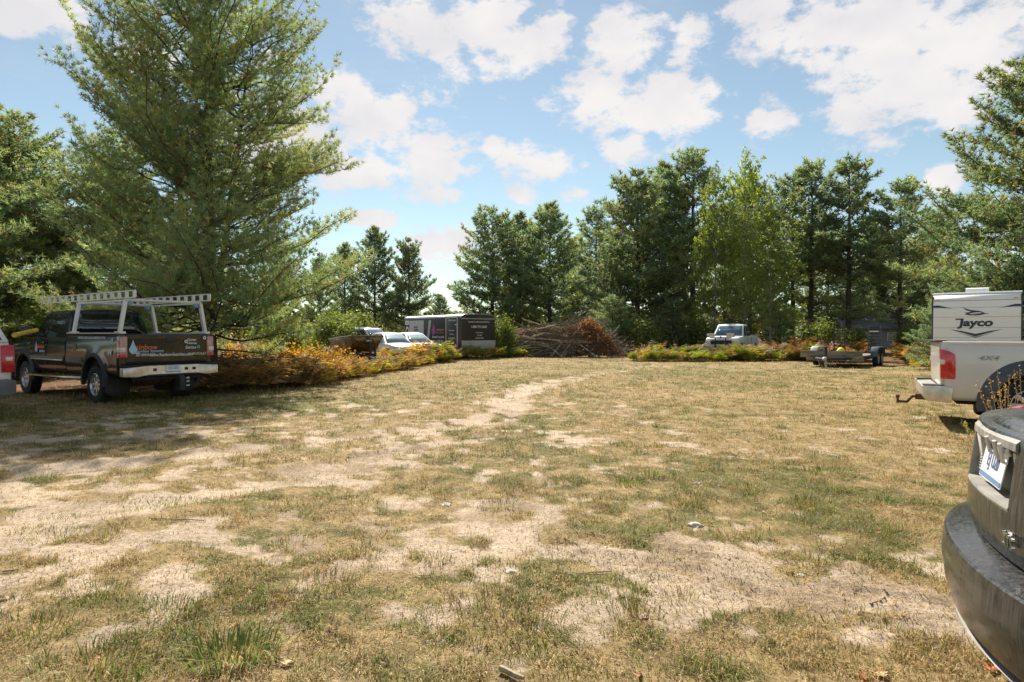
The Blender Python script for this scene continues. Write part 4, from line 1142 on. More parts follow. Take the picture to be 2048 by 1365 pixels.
def thin(name, pts, mat, parent, d=.006):
    """thin solid sheet from a planar polygon (list of 3D points, seen counter-clockwise)"""
    P = [Vector(p) for p in pts]
    n = (P[1] - P[0]).cross(P[2] - P[0]).normalized()
    k = len(P)
    V = [p for p in P] + [p - n * d for p in P]
    Fc = [tuple(range(k)), tuple(range(2 * k - 1, k - 1, -1))] + [(i, i + k, (i + 1) % k + k, (i + 1) % k) for i in range(k)]
    return mobj(name, V, Fc, mat, parent)
def greenhouse(parent, mat, xb0, xb1, xt0, xt1, wb, wt, zb, zt, glass, side, ws_glass=None, rear_glass=None, rear=True, name='cab_roof'):
    """pillars and roof as one shell with window panes set just proud of it. side: list of (x0b,x1b,x0t,x1t,t0,t1) pane corners"""
    ri, fi, si = xt0 - xb0, xb1 - xt1, wb - wt
    lv = [(t, si * t + (e), ri * t + e, fi * t + e) for t, e in ((0, 0), (.3, 0), (.6, 0), (.88, 0), (.95, .012), (.985, .04), (1.0, .10))]
    ro, _ = ring_body(name, mat, parent, lv, xb0, xb1, wb, lambda x: zt, zb, br=.02, bf=.05, rcr=.05, rcf=.06, ns=16, crown=.035)
    H = zt - zb
    for (a, b, c, d, t0, t1) in side:
        for s in (1, -1):
            y0, y1 = (wb - si * t0 + .008) * s, (wb - si * t1 + .008) * s
            P = [(a, y0, zb + H * t0), (b, y0, zb + H * t0), (d, y1, zb + H * t1), (c, y1, zb + H * t1)]
            if s > 0: P = P[::-1]
            thin('side_window', P, glass, parent, .012)
    g2 = ws_glass or glass
    t0, t1 = .05, .86
    yA, yB = (wb - si * t0 - .10), (wb - si * t1 - .10)
    xs = lambda t: xb1 - fi * t
    def curved(nm, xf_, bulge, sgn, g, par):
        V, Fc, n = [], [], 8
        for t, yw in ((t0, yA), (t1, yB)):
            for k in range(n + 1):
                u = -1 + 2 * k / n
                V.append((xf_(t) + sgn * (.012 - bulge * u * u), yw * u, zb + H * t))
        for k in range(n): Fc.append((k, k + 1, n + 2 + k, n + 1 + k))
        o = mobj(nm, V, Fc, g, par, 60)
        md = o.modifiers.new('s', 'SOLIDIFY'); md.thickness = .006; md.offset = 0
        return o
    curved('windshield', xs, .05, 1, g2, parent)
    if rear: curved('rear_window', lambda t: xb0 + ri * t, .02, -1, rear_glass or glass, parent)
    return ro
def wheel(parent, x, y, r, w, rim=ALLOY, spokes=8, n=36, steer=0.0, hub=CHROME):
    s = 1 if y > 0 else -1
    t = lathe('wheel', [(r * .60, -w * .48), (r * .88, -w * .5), (r * .965, -w * .44), (r * .99, -w * .30), (r * .985, -w * .1), (r * .985, w * .1), (r * .99, w * .30), (r * .965, w * .44), (r * .88, w * .5), (r * .70, w * .5), (r * .62, w * .46), (r * .60, w * .2)], RUBBER, parent, n)
    t.location = (x, y, r); t.rotation_euler = (0, 0, 0 if s > 0 else math.pi)
    # tread blocks
    bm = bmesh.new()
    for k in range(n):
        a = 2 * math.pi * k / n
        for q, off in ((-.3, 0), (.3, .5), (0, .25)):
            aa = a + off * 2 * math.pi / n
            rot = Matrix.Rotation(-aa, 4, 'Y')
            bm_box(bm, rot @ Vector((r * .99, w * q, 0)), (.02, w * .27, r * .11), 0, rot)
    bmobj('tread', bm, RUBBER, t, None)
    rm = lathe('rim', [(r * .61, w * .47), (r * .585, w * .48), (r * .55, w * .36), (r * .54, -w * .1), (r * .2, -w * .12), (r * .2, w * .26), (r * .17, w * .34), (.001, w * .36)], rim, t, 28)
    bm = bmesh.new()
    for k in range(spokes):
        rot = Matrix.Rotation(2 * math.pi * k / spokes, 4, 'Y')
        bm_box(bm, rot @ Vector((r * .37, w * .27, 0)), (r * .38, w * .16, r * .15), .006, rot)
    bmobj('spokes', bm, rim, t)
    return t
def arch_panel(name, x0, x1, z0, z1, yf, mat, parent, s, arches, dx=.05, nz=16):
    """outer side panel as a fine grid with round wheel openings; s = +1 left, -1 right"""
    nx = int((x1 - x0) / dx) + 1
    V = []
    for i in range(nx + 1):
        x = x0 + (x1 - x0) * i / nx
        for k in range(nz + 1):
            z = z0 + (z1 - z0) * k / nz
            V.append(Vector((x, yf(x, z) * s, z)))
    Fc = []
    for i in range(nx):
        for k in range(nz):
            q = (i * (nz + 1) + k, (i + 1) * (nz + 1) + k, (i + 1) * (nz + 1) + k + 1, i * (nz + 1) + k + 1)
            c = sum((V[j] for j in q), Vector()) / 4
            if any(math.hypot(c.x - a[0], c.z - a[1]) < a[2] for a in arches): continue
            Fc.append(q if s < 0 else q[::-1])
    for v in V:
        for a in arches:
            d = math.hypot(v.x - a[0], v.z - a[1])
            if d < a[2] and d > 1e-3:
                f = a[2] / d; v.x = a[0] + (v.x - a[0]) * f; v.z = a[1] + (v.z - a[1]) * f
    bm = bmesh.new(); bv = [bm.verts.new(v) for v in V]
    for f in Fc: bm.faces.new([bv[k] for k in f])
    bmesh.ops.delete(bm, geom=[v for v in bm.verts if not v.link_faces], context='VERTS')
    me = bpy.data.meshes.new(name); bm.to_mesh(me); bm.free(); me.materials.append(mat); smooth_mesh(me, 40)
    o = link(bpy.data.objects.new(name, me), parent)
    md = o.modifiers.new('s', 'SOLIDIFY'); md.thickness = .05; md.offset = -1
    return o
def flare(name, cx, cz, r0, r1, y, th, mat, parent, s, a0=-12, a1=192, n=20):
    V, Fc = [], []
    for k in range(n + 1):
        a = R(a0 + (a1 - a0) * k / n); c, q = math.cos(a), math.sin(a)
        for (rr, yy) in ((r0, y - .03), (r0, y + th), ((r0 + r1) / 2, y + th * 1.1), (r1, y + th * .35), (r1, y - .03)):
            V.append((cx + rr * c, yy * s, cz + rr * q))
    for k in range(n):
        for j in range(4):
            f = (k * 5 + j, k * 5 + j + 1, (k + 1) * 5 + j + 1, (k + 1) * 5 + j)
            Fc.append(f if s > 0 else f[::-1])
    return mobj(name, V, Fc, mat, parent, 40)
def pickup(root, mat, hw, zb, zr, tail, seam, axr, axf, wr, ww, front, cab, belt, hood, roof, glass, rim, wz=0.0, ws=None, spokes=8, taper=.05):
    """bed, cab, nose, glass and wheels; cab=(xt0, xt1, wsbase) roof rear, roof front, windshield base"""
    def yf(x, z):
        t = (z - zb) / (zr - zb)
        y = hw - .045 * (1 - min(1, t / .25)) ** 2 - .035 * max(0, (t - .55) / .45) ** 1.5
        d = math.hypot(x - axr, z - wr - wz) - wr * 1.30
        if d < .22: y += .022 * max(0, 1 - max(0, d) / .22) ** 1.5
        if t > .86: y -= .010
        if x < tail + .10: y -= .07 * (1 - (x - tail) / .10) ** 2
        return y
    ar = wr * 1.30
    for s in (1, -1):
        arch_panel('bed_side', tail, seam - .012, zb, zr - .03, yf, mat, root, s, [(axr, wr + wz, ar)])
        extrude('bed_rail', [(hw - .04, zr - .05), (hw - .035, zr - .012), (hw - .06, zr), (hw - .14, zr), (hw - .15, zr - .05)] if s > 0 else [(-hw + .04, zr - .05), (-hw + .15, zr - .05), (-hw + .14, zr), (-hw + .06, zr), (-hw + .035, zr - .012)], 'x', tail + .02, seam - .012, mat, root)
        V = []
        box('wheel_well', (axr, (hw - .30) * s, wr + .12 + wz), (ar * 1.9, .42, .9), UNDER, root, .05)
    box('bed_floor', ((tail + seam) / 2, 0, zr - .52), (seam - tail - .1, 2 * hw - .2, .06), UNDER, root, 0)
    box('bed_front_wall', (seam - .05, 0, zr - .27), (.05, 2 * hw - .16, .5), mat, root, .005)
    # tailgate with a soft top edge
    zt0 = zb + .22
    extrude('tailgate', [(tail - .005, zt0), (tail - .012, (zt0 + zr) / 2), (tail - .02, zr - .10), (tail - .028, zr - .035), (tail - .012, zr), (tail + .055, zr - .005), (tail + .06, zt0)], 'y', -(hw - .125), hw - .125, mat, root, .006)
    for s in (1, -1):
        a, b = sorted((s * (hw - .119), s * (hw - .042)))
        extrude('bed_corner_post', [(tail, zb + .05), (tail - .004, (zb + zr) / 2), (tail, zr - .02), (tail + .1, zr - .02), (tail + .1, zb + .05)], 'y', a, b, mat, root, .004)
    box('rear_valance', (tail + .03, 0, zb + .11), (.06, 2 * hw - .26, .20), PLAST, root, .01)
    box('frame', ((tail + front) / 2, 0, zb - .02), (front - tail - .5, .95, .16), UNDER, root, .02)
    box('rear_axle', (axr, 0, wr), (.16, 2 * hw - .45, .18), RUST, root, .05)
    lathe('fuel_tank', [(.001, -.3), (.22, -.28), (.22, .28), (.001, .3)], RUST, root, 16, (tail + .75, -.1, zb - .02))
    xt0, xt1, wsb = cab
    ztop = lambda x: belt if x < wsb - .05 else (belt + (hood - belt) * min(1, (x - wsb + .05) / .25) if x < wsb + .2 else hood - .10 * max(0, (x - wsb - .2) / (front - wsb - .2)) ** 2)
    ring_body('cab_body', mat, root, LVL, seam, front, hw - .01, ztop, zb, br=.0, bf=.10, rcr=.03, rcf=.12, ns=70, arches=[(axf, wr + wz, ar)], crown=.03, bottom=True)
    mid = (seam + wsb) / 2 + .05
    hw2 = hw - .075
    greenhouse(root, mat, seam + .05, wsb, xt0, xt1, hw2, hw2 - .13, belt - .01, roof, glass,
               [(seam + .16, mid - .03, xt0 + .12, mid - .06, .06, .84), (mid + .05, wsb - .16, mid + .03, xt1 + .04, .06, .84)], ws, None)
    for x in (axr, axf):
        for s in (1, -1):
            wheel(root, x, s * (hw - ww / 2 + .0), wr, ww, rim, spokes)
    for s in (1, -1):
        m = box('mirror', (wsb - .35, s * (hw + .16), belt + .14), (.16, .22, .24), PLAST, root, .04)
        box('mirror_glass', (wsb - .435, s * (hw + .16), belt + .14), (.008, .18, .19), GLASS, m, .0)
        tube('mirror_arm', [(wsb - .33, s * (hw - .06), belt + .04), (wsb - .34, s * (hw + .1), belt + .07)], .022, PLAST, root, 6)
        # door seams and handles
        for xx in (mid, seam + .012):
            box('door_seam', (xx, s * (hw - .006), (zb + belt) / 2 + .04), (.012, .012, belt - zb - .22), PLAST, root, 0)
        hd = box('door_handle', (mid + .14, s * (hw + .006), belt - .13), (.20, .03, .05), mat, root, .012)
    # nose
    box('grille', (front - .015, 0, hood - .32), (.05, 2 * hw - .75, .24), PLAST, root, .01)
    for s in (1, -1):
        box('headlight', (front - .055, s * (hw - .24), hood - .29), (.09, .36, .19), CLEARL, root, .02)
    box('front_bumper', (front + .0, 0, zb + .10), (.20, 2 * hw - .06, .24), CHROME, root, .04)
def plate(parent, loc, size, txt, ex, ey, name='licence_plate'):
    m = basis(ex, ey, loc)
    o = box(name, (0, 0, 0), (size, size / 2, .004), PLATEM, parent, .0); o.data.transform(m)
    b = box('plate_band', (0, -size * .20, .003), (size * .97, size * .06, .003), PLATEB, o, .0); b.data.transform(m)
    text(txt, size * .27, m @ Matrix.Translation((0, .02 * size, .004)), pm('plate_ink', (.09, .15, .36), .4), o, bold=.0, sx=.72, depth=.0006)
    text('PURE MICHIGAN', size * .07, m @ Matrix.Translation((0, size * .19, .004)), PLATEB, o, sx=.9)
    for s in (-1, 1):
        k = box('plate_bolt', (s * size * .3, size * .2, .005), (.012, .012, .006), PLAST, o, 0); k.data.transform(m)
    return o
def drop(parent, m, h, mat, name='drop_emblem'):
    """water drop decal"""
    P = []
    for k in range(25):
        a = math.pi * 2 * k / 24
        P.append((h * .27 * math.sin(a) * (1 if math.cos(a) < .2 else (1 - math.cos(a)) ** .75 / .85), -h * .23 + h * .27 * -math.cos(a) * -1 if math.cos(a) < 0 else -h * .23 + h * .73 * max(0, math.cos(a)) ** 1.6))
    V = [m @ Vector((x, y, .001)) for x, y in P[:-1]]
    return mobj(name, V, [tuple(range(len(V)))], mat, parent)
def curved_bar(name, prof, y0, y1, mat, parent, br=.20, hw=.93, n=12):
    """bar of constant section (x,z) that follows the rounded plan of the tail"""
    V, Fc, k = [], [], len(prof)
    for i in range(n + 1):
        y = y0 + (y1 - y0) * i / n; dx = br * (y / hw) ** 2
        V += [(x + dx, y, z) for x, z in prof]
    for i in range(n):
        for j in range(k): Fc.append((i * k + j, i * k + (j + 1) % k, (i + 1) * k + (j + 1) % k, (i + 1) * k + j))
    Fc += [tuple(range(k)), tuple(n * k + j for j in range(k - 1, -1, -1))]
    return mobj(name, V, Fc, mat, parent, 30)
def heading(f): return math.atan2(f[1], f[0])

# ------------------------------------------------------------------ black pickup with ladder rack
bt = empty('pickup_truck', (-7.28, 13.42, 0), heading((-.82, .57)))
tag(bt, 'black pickup truck with white ladder rack parked in the shade at left', 'pickup truck')
pickup(bt, BLACKP, .98, .62, 1.50, .20, 2.88, 1.36, 5.33, .405, .26, 6.45, (3.12, 4.35, 5.05), 1.42, 1.36, 2.06, GLASS, ALLOY, wz=.10)
for s in (1, -1):
    flare('wheel_arch_flare', 1.36, .505, .50, .60, .965, .06, PLAST, bt, s)
    flare('wheel_arch_flare', 5.33, .505, .50, .60, .955, .06, PLAST, bt, s)
    tl = box('tail_light', (.245, s * .915, 1.225), (.19, .15, .44), PINKL, bt, .02)
    lathe('lamp_ring', [(.001, 0), (.05, .0), (.062, -.012), (.07, 0)], REDL, tl, 16, (.245, s * .993, 1.33)).rotation_euler = (0, 0, 0 if s > 0 else math.pi)
    box('clear_lamp', (.235, s * .932, 1.17), (.19, .13, .10), CLEARL, tl, .02)
    box('red_lamp', (.235, s * .930, 1.05), (.19, .13, .07), REDL, tl, .015)
    box('mud_flap', (.86, s * .84, .46), (.02, .28, .42), PLAST, bt, .004)
    tube('running_board', [(5.0, s * .9, .55), (4.9, s * 1.03, .52), (3.0, s * 1.03, .52), (1.98, s * 1.0, .52), (1.9, s * .88, .55)], .042, CHROME, bt, 10)
    box('side_moulding', (4.0, s * .985, .93), (2.1, .02, .10), GREYPL, bt, .006)
    box('moulding_strip', (4.0, s * .998, .895), (2.0, .012, .028), DULLCH, bt, .003)
    box('bed_moulding', (2.4, s * .985, .93), (.86, .02, .10), GREYPL, bt, .006)
    box('rail_cap', (1.54, s * .895, 1.512), (2.62, .13, .022), ALU, bt, .006)
lathe('fuel_door', [(.001, .0), (.085, .0), (.09, -.01)], BLACKP, bt, 20, (2.35, .985, 1.20))
# bumper: chrome step bar with dark pads and plate
bmpr = extrude('rear_bumper', [(-1.0, .62), (-1.0, .80), (-.5, .83), (.5, .83), (1.0, .80), (1.0, .62), (.7, .60), (.5, .66), (-.5, .66), (-.7, .60)], 'x', -.01, .14, DULLCH, bt, .012)
box('step_pad', (.07, 0, .838), (.18, 1.9, .016), PLAST, bmpr, .004)
for y in (.38, -.28, -.45): box('bumper_socket', (-.012, y, .745), (.012, .07, .06), PLAST, bmpr, .004)
box('bumper_lower', (.05, 0, .635), (.1, 1.1, .05), PLAST, bmpr, .01)
plate(bt, (-.022, .0, .755), .31, 'EVJ 4492', *REAR)
box('hitch_receiver', (.08, -.14, .56), (.30, .10, .10), PLAST, bt, .01)
hb = box('ball_mount', (-.10, -.14, .44), (.07, .11, .30), PLAST, bt, .01)
for z in (.38, .47, .54):
    tube('hitch_ball', [(-.10, -.22, z), (-.10, -.28, z)], [.02, .034], CHROME, hb, 10)
tube('hitch_crossbar', [(.16, -.75, .56), (.16, .75, .56)], .05, UNDER, bt, 8)
lathe('exhaust_tip', [(.03, -.05), (.045, -.05), (.045, .05)], RUST, bt, 14, (.3, .62, .50)).rotation_euler = (0, 0, R(90))
box('tailgate_handle', (.176, -.06, 1.37), (.025, .23, .09), PLAST, bt, .012)
box('tailgate_crease', (.19, 0, 1.015), (.012, 1.66, .012), PLAST, bt, 0)
TX = .165
def rear_t(s, size, y, z, mat, **k): return text(s, size, basis(*REAR, (TX, y, z)), mat, bt, **k)
drop(bt, basis(*REAR, (TX - .002, .73, 1.24)), .30, BLUEV)
rear_t('R', .17, .69, 1.20, NAVY, bold=.02, shear=.2)
rear_t('ainbow', .15, .47, 1.215, ORANGEV, bold=.012, shear=.15)
rear_t('Seamless Systems', .085, .42, 1.135, BLUEV, bold=.004, shear=.2)
rear_t('SILVERADO', .075, .49, 1.055, WHITET, bold=.01, shear=.2, sx=1.0)
rear_t('DURAMAX', .05, .68, 1.095, WHITET, bold=.01, sx=.7)
rear_t('www.RainbowSeamless.com', .098, -.06, 1.05, WHITET, bold=.008, sx=.80)
rear_t('CHEVROLET', .075, -.62, 1.055, DULLCH, sx=1.0)
rear_t('Gutter\nHelmet', .075, -.50, 1.33, WHITET, bold=.008)
rear_t('Senox', .10, -.47, 1.20, WHITET, shear=.25, bold=.004)
for (y, z, r, mt) in ((-.36, 1.33, .035, WHITET), (-.64, 1.21, .035, pm('teal_vinyl', (.15, .5, .42), .5)), (-.78, 1.41, .038, WHITET)):
    lathe('round_decal', [(r * .5, 0), (r, 0)], mt, bt, 16, (TX - .014, y, z)).rotation_euler = (0, 0, R(90))
text('PROUDLY INSTALLING SEAMLESS GUTTERS', .07, basis(*LEFT, (1.55, .957, 1.41)), WHITET, bt, bold=.006, shear=.2, sx=1.0)
text('44', .19, basis(*LEFT, (.62, .998, 1.10)), WHITET, bt, bold=.006, shear=.3)
drop(bt, basis(*LEFT, (4.55, .985, 1.20)), .28, pm('violet_vinyl', (.38, .36, .66), .5))
text('Rainbow', .12, basis(*LEFT, (4.28, .985, 1.19)), ORANGEV, bt, bold=.01, shear=.15)
text('Seamless', .09, basis(*LEFT, (4.2, .985, 1.09)), BLUEV, bt, shear=.2)
lathe('round_decal', [(.02, 0), (.04, 0)], WHITET, bt, 16, (.52, .976, 1.37))
box('third_brake_light', (3.17, 0, 2.005), (.05, .42, .05), REDL, bt, .01)
# ladder rack
rack = tube('ladder_rack', [(.35, .80, 2.20), (.35, -.80, 2.20)], .035, ALU, bt, 6)
tube('crossbar', [(2.6, .80, 2.20), (2.6, -.80, 2.20)], .035, ALU, rack, 6)
for s in (1, -1):
    for x in (.35, 2.6):
        rot = Matrix.Rotation(R(9.5 * s), 4, 'X')
        box('post', (x, s * .845, 1.86), (.10, .06, .71), ALU, rack, .008, rot)
        box('post_foot', (x, s * .9, 1.535), (.22, .13, .03), ALU, rack, .005)
        lathe('tie_down_cap', [(.001, .04), (.05, .04), (.05, -.04), (.001, -.04)], pm('blue_cap', (.14, .33, .45), .5), rack, 14, (x + .03, s * .70, 2.14)).rotation_euler = (0, 0, R(90))
    rl = []
    for z in (2.245, 2.385): rl.append(((2.3, s * .785, z), (4.75, .035, .022)))
    for k in range(15): rl.append(((-.04 + 4.68 * k / 14, s * .785, 2.315), (.10, .03, .12)))
    boxes('side_rail', rl, ALU, rack)
    rot = Matrix.Rotation(R(0), 4, 'Y')
    box('lower_tie', (1.5, s * .80, 2.19), (2.4, .03, .035), ALU, rack, 0)
# ------------------------------------------------------------------ white sport utility vehicle at the left edge
su = empty('sport_utility_vehicle', (-9.29, 10.2, 0), heading((-.82, .57)))
tag(su, 'white sport utility vehicle cut off by the left edge, red tail light showing', 'car')
SL = [(0, .07, .05, .05), (.05, .035, .02, .02), (.22, .012, .004, .004), (.5, 0, 0, 0), (.8, .012, .012, .01), (.95, .03, .03, .03), (1.0, .05, .05, .08)]
ring_body('body', WHITEP, su, SL, 0.08, 5.1, .98, lambda x: 1.38 if x < 3.9 else 1.38 - .12 * min(1, (x - 3.9) / .3), .45, br=.05, bf=.12, rcr=.10, rcf=.15, arches=[(1.15, .42, .47), (4.1, .42, .47)], bottom=True)
greenhouse(su, WHITEP, .12, 4.0, .42, 3.1, .93, .70, 1.36, 1.98, GLASS, [(.55, 1.55, .75, 1.5, .08, .82), (1.65, 2.5, 1.6, 2.42, .08, .82), (2.6, 3.6, 2.55, 3.05, .08, .82)])
extrude('rear_bumper', [(-.98, .45), (-.98, .68), (-.9, .70), (.9, .70), (.98, .68), (.98, .45), (.9, .42), (-.9, .42)], 'x', -.02, .25, GREYPL, su, .03)
for s in (1, -1):
    a, b = sorted((s * .80, s * .985))
    t = extrude('tail_light', [(.10, .82), (.085, 1.05), (.12, 1.30), (.26, 1.30), (.30, .82)], 'y', a, b, REDL, su, .012)
    box('clear_lamp', (.082, s * .90, 1.06), (.03, .10, .07), CLEARL, t, .006)
box('hatch_seam', (.083, .0, .95), (.02, 1.52, .008), PLAST, su, 0)
box('plate_recess', (.075, .0, 1.0), (.03, .55, .2), GREYPL, su, .01)
for x in (1.15, 4.1):
    for s in (1, -1): wheel(su, x, s * .84, .38, .25)
o = tube('yellow_pole', [(-8.80, 11.05, 1.475), (-8.96, 11.5, 1.52), (-9.13, 12.0, 1.57)], [.042, .042, .042], pm('yellow_paint', (.62, .42, .05), .5, var=.15, scale=9), None, 12)
tag(o, 'yellow pole sticking out behind the tail light of the white vehicle at left', 'pole')
# ------------------------------------------------------------------ silver pickup at the right edge
fr = (.866, -.5); lf = (.5, .866)
rc = (6.87, 10.0)
sp = empty('pickup_truck', (rc[0] + lf[0] * .98 - fr[0] * .20, rc[1] + lf[1] * .98 - fr[1] * .20, .0), heading(fr))
tag(sp, 'silver beige pickup truck with red tail light at the right edge', 'pickup truck')
pickup(sp, SILVERP, .99, .44, 1.38, .20, 2.25, 1.32, 4.75, .40, .27, 5.75, (2.5, 3.7, 4.4), 1.30, 1.28, 1.92, GLASS, ALLOY)
for s in (1, -1):
    for ax in (1.32, 4.75):
        fl = flare('wheel_arch_flare', ax, .44, .44, .66, .955, .085, pm('blue_grey_flare', (.055, .062, .075), .5, var=.25, scale=8), sp, s, -14, 194, 26)
        for a in range(0, 181, 26):
            k = lathe('flare_bolt', [(.001, .01), (.014, .008), (.018, 0)], CHROME, fl, 8, (ax + .595 * math.cos(R(a)), s * 1.018, .44 + .595 * math.sin(R(a)))); k.rotation_euler = (0, 0, 0 if s > 0 else math.pi)
    a, b = sorted((s * .86, s * 1.0))
    t = extrude('tail_light', [(.185, 1.255), (.30, 1.225), (.375, 1.18), (.39, 1.10), (.39, .80), (.375, .775), (.19, .785)], 'y', a, b, REDL, sp, .01)
    box('reverse_lamp', (.215, s * .937, 1.05), (.075, .135, .085), CLEARL, t, .02)
    box('tailgate_cap', (.20, s * .45, 1.385), (.16, .92, .02), PLAST, sp, .006)
    # bumper end with step
    e = extrude('bumper_end', [(-.06, .66), (-.04, .50), (.02, .42), (.34, .40), (.36, .64), (.30, .665)], 'y', *sorted((s * .74, s * 1.015)), DULLCH, sp, .02)
    box('bumper_step', (.10, s * .86, .672), (.28, .24, .018), PLAST, e, .005)
extrude('rear_bumper', [(-.04, .64), (-.05, .50), (.0, .42), (.18, .42), (.18, .66)], 'y', -.74, .74, DULLCH, sp, .015)
box('hitch_receiver', (.10, 0, .40), (.4, .10, .10), RUST, sp, .01)
hb = tube('ball_mount', [(.05, 0, .40), (-.14, 0, .40), (-.22, 0, .30), (-.38, 0, .30)], .026, RUST, sp, 8)
tube('hitch_ball', [(-.36, 0, .27), (-.36, 0, .36), (-.36, 0, .375), (-.36, 0, .41), (-.36, 0, .425)], [.02, .02, .033, .033, .012], RUST, hb, 10)
box('muffler', (.95, -.55, .36), (.5, .2, .14), UNDER, sp, .05)
text('4X4', .10, basis(*RIGHT, (.80, -.995, 1.12)), pm('decal_silver', (.30, .29, .28), .4), sp, bold=.012, shear=.3, sx=1.5)
box('debris_in_bed', (1.2, -.5, 1.37), (.9, .5, .03), RUST, sp, .01)
# ------------------------------------------------------------------ white travel trailer
jf = (-.60, -.80)
jc = (at(1951, 20.6), 20.6)
jy = empty('travel_trailer', (jc[0], jc[1], 0), heading(jf))
tag(jy, 'white travel trailer with navy lettering on its front behind the silver pickup', 'trailer')
JW = paint('trailer_white', (.80, .81, .84), .45, dust=.0, coat=.1); JSIDE = pm('trailer_side_grey', (.50, .50, .52), .5, var=.05)
JZ0 = 1.24
def jx(z): return float(np.interp(z, [1.24, 2.2, 2.58, 2.76, 2.84], [-.05, -.035, -.08, -.18, -.36]))
prof = [(-6.0, .62), (-.45, .62), (-.40, .74), (-.07, 1.22), (-.05, 2.2), (-.10, 2.58), (-.20, 2.76), (-.40, 2.84), (-6.0, 2.86)]
extrude('body', prof, 'y', -1.19, 1.19, JSIDE, jy, .01)
lines = [1.25, 1.37, 1.70, 2.06, 2.37, 2.60]
for a, b in zip(lines[:-1], lines[1:]):
    V = []
    for y in (-1.165, 1.165):
        for z in (a + .005, (a + b) / 2, b - .005): V.append((jx(z) + .010, y, z))
    o = mobj('front_panel', V, [(0, 3, 4, 1), (1, 4, 5, 2)], JW, jy); md = o.modifiers.new('s', 'SOLIDIFY'); md.thickness = .012; md.offset = 0
V = []
for y in (-1.165, 1.165):
    for z in (2.61, 2.69, 2.76, 2.82): V.append((jx(z) + .012, y, z))
o = mobj('front_cap', V, [(k, 4 + k, 5 + k, k + 1) for k in range(3)], JW, jy, 60); md = o.modifiers.new('s', 'SOLIDIFY'); md.thickness = .014; md.offset = 0
box('roof', (-3.2, 0, 2.875), (5.6, 2.42, .05), WHITET, jy, .02)
box('awning_rail', (-.33, 0, 2.845), (.10, 2.40, .04), WHITET, jy, .012)
for s in (1, -1):
    extrude('corner_trim', [(-.04, 1.22), (-.022, 1.23), (-.008, 2.2), (-.055, 2.585), (-.16, 2.775), (-.24, 2.79), (-.12, 2.58), (-.07, 2.2)], 'y', *sorted((s * 1.168, s * 1.205)), NAVY, jy)
    box('clearance_light', (jx(2.66) + .03, s * 1.04, 2.655), (.03, .10, .03), AMBER, jy, .008)
extrude('roof_vent', [(-2.5, 2.90), (-2.45, 3.10), (-1.95, 3.13), (-1.75, 3.09), (-1.7, 2.90)], 'y', -.30, .36, WHITET, jy, .03)
extrude('lower_front', [(-.40, .60), (-.38, .74), (-.09, 1.19), (-.3, 1.21), (-.9, .9), (-.9, .60)], 'y', -1.20, 1.20, pm('diamond_plate_dark', (.05, .05, .055), .45, .3, var=.3, scale=20), jy)
for k, s in enumerate((1, -1)): tube('tongue', [(-.6, s * .5, .5), (1.1, s * .03, .48)], .05, PLAST, jy, 6)
tube('tongue_jack', [(.85, 0, .0), (.85, 0, .9)], .04, PLAST, jy, 8)
for x in (-3.3, -4.1):
    for s in (1, -1): wheel(jy, x, s * 1.05, .34, .2, n=24)
def jt(y, z): return basis(*FRONT, (jx(z) + .022, y, z))
text('Jayco', .34, jt(.0, 1.86), NAVY, jy, bold=.042, shear=.12, sx=1.24)
box('letter_serif', (jx(1.98) + .022, -.46, 1.985), (.004, .16, .045), NAVY, jy, 0)
def poly_decal(pts, name='bird_emblem', mat=NAVY, off=.022, par=None):
    V = [(jx(z) + off, y, z) for y, z in pts]
    return mobj(name, V, [tuple(range(len(V)))], mat, par or jy)
bz_ = lambda P: [(y, 2.20 + (z - 2.06) * 1.15) for y, z in P]
be = poly_decal(bz_([(-.30, 2.02), (-.22, 2.05), (-.10, 2.105), (.06, 2.115), (.17, 2.08), (.23, 2.045), (.36, 2.03), (.24, 2.018), (.15, 1.99), (0, 1.975), (-.15, 1.985), (-.26, 2.0)]))
poly_decal(bz_([(-.36, 2.22), (-.22, 2.16), (-.10, 2.13), (.02, 2.115), (-.08, 2.09), (-.24, 2.12)]), 'wing', par=be)
poly_decal(bz_([(-.31, 2.07), (-.20, 2.07), (-.06, 2.075), (-.2, 2.045)]), 'wing', par=be)
poly_decal(bz_([(-.18, 2.03), (-.04, 2.06), (.10, 2.07), (.17, 2.05), (.06, 2.02), (-.06, 2.005)]), 'bird_face', JW, .025, be)
for k in range(3): poly_decal(bz_([(-.14 + .07 * k, 2.012), (-.02 + .06 * k, 2.046), (-.0 + .06 * k, 2.046), (-.11 + .07 * k, 2.012)]), 'feather_line', NAVY, .028, be)
poly_decal([(-.70, 1.645), (-.38, 1.595), (.0, 1.495), (.38, 1.595), (.70, 1.645), (.34, 1.53), (.0, 1.41), (-.34, 1.53)], 'chevron_stripe')
poly_decal([(-.52, 1.555), (0, 1.395), (.52, 1.555), (0, 1.37)], 'chevron_line')
for s in (1, -1):
    P = [(s * 1.16, 2.455), (s * 1.02, 2.46), (s * .62, 2.345), (s * .98, 2.385), (s * 1.16, 2.385)]
    poly_decal(P if s > 0 else P[::-1], 'side_stripe', off=.024)
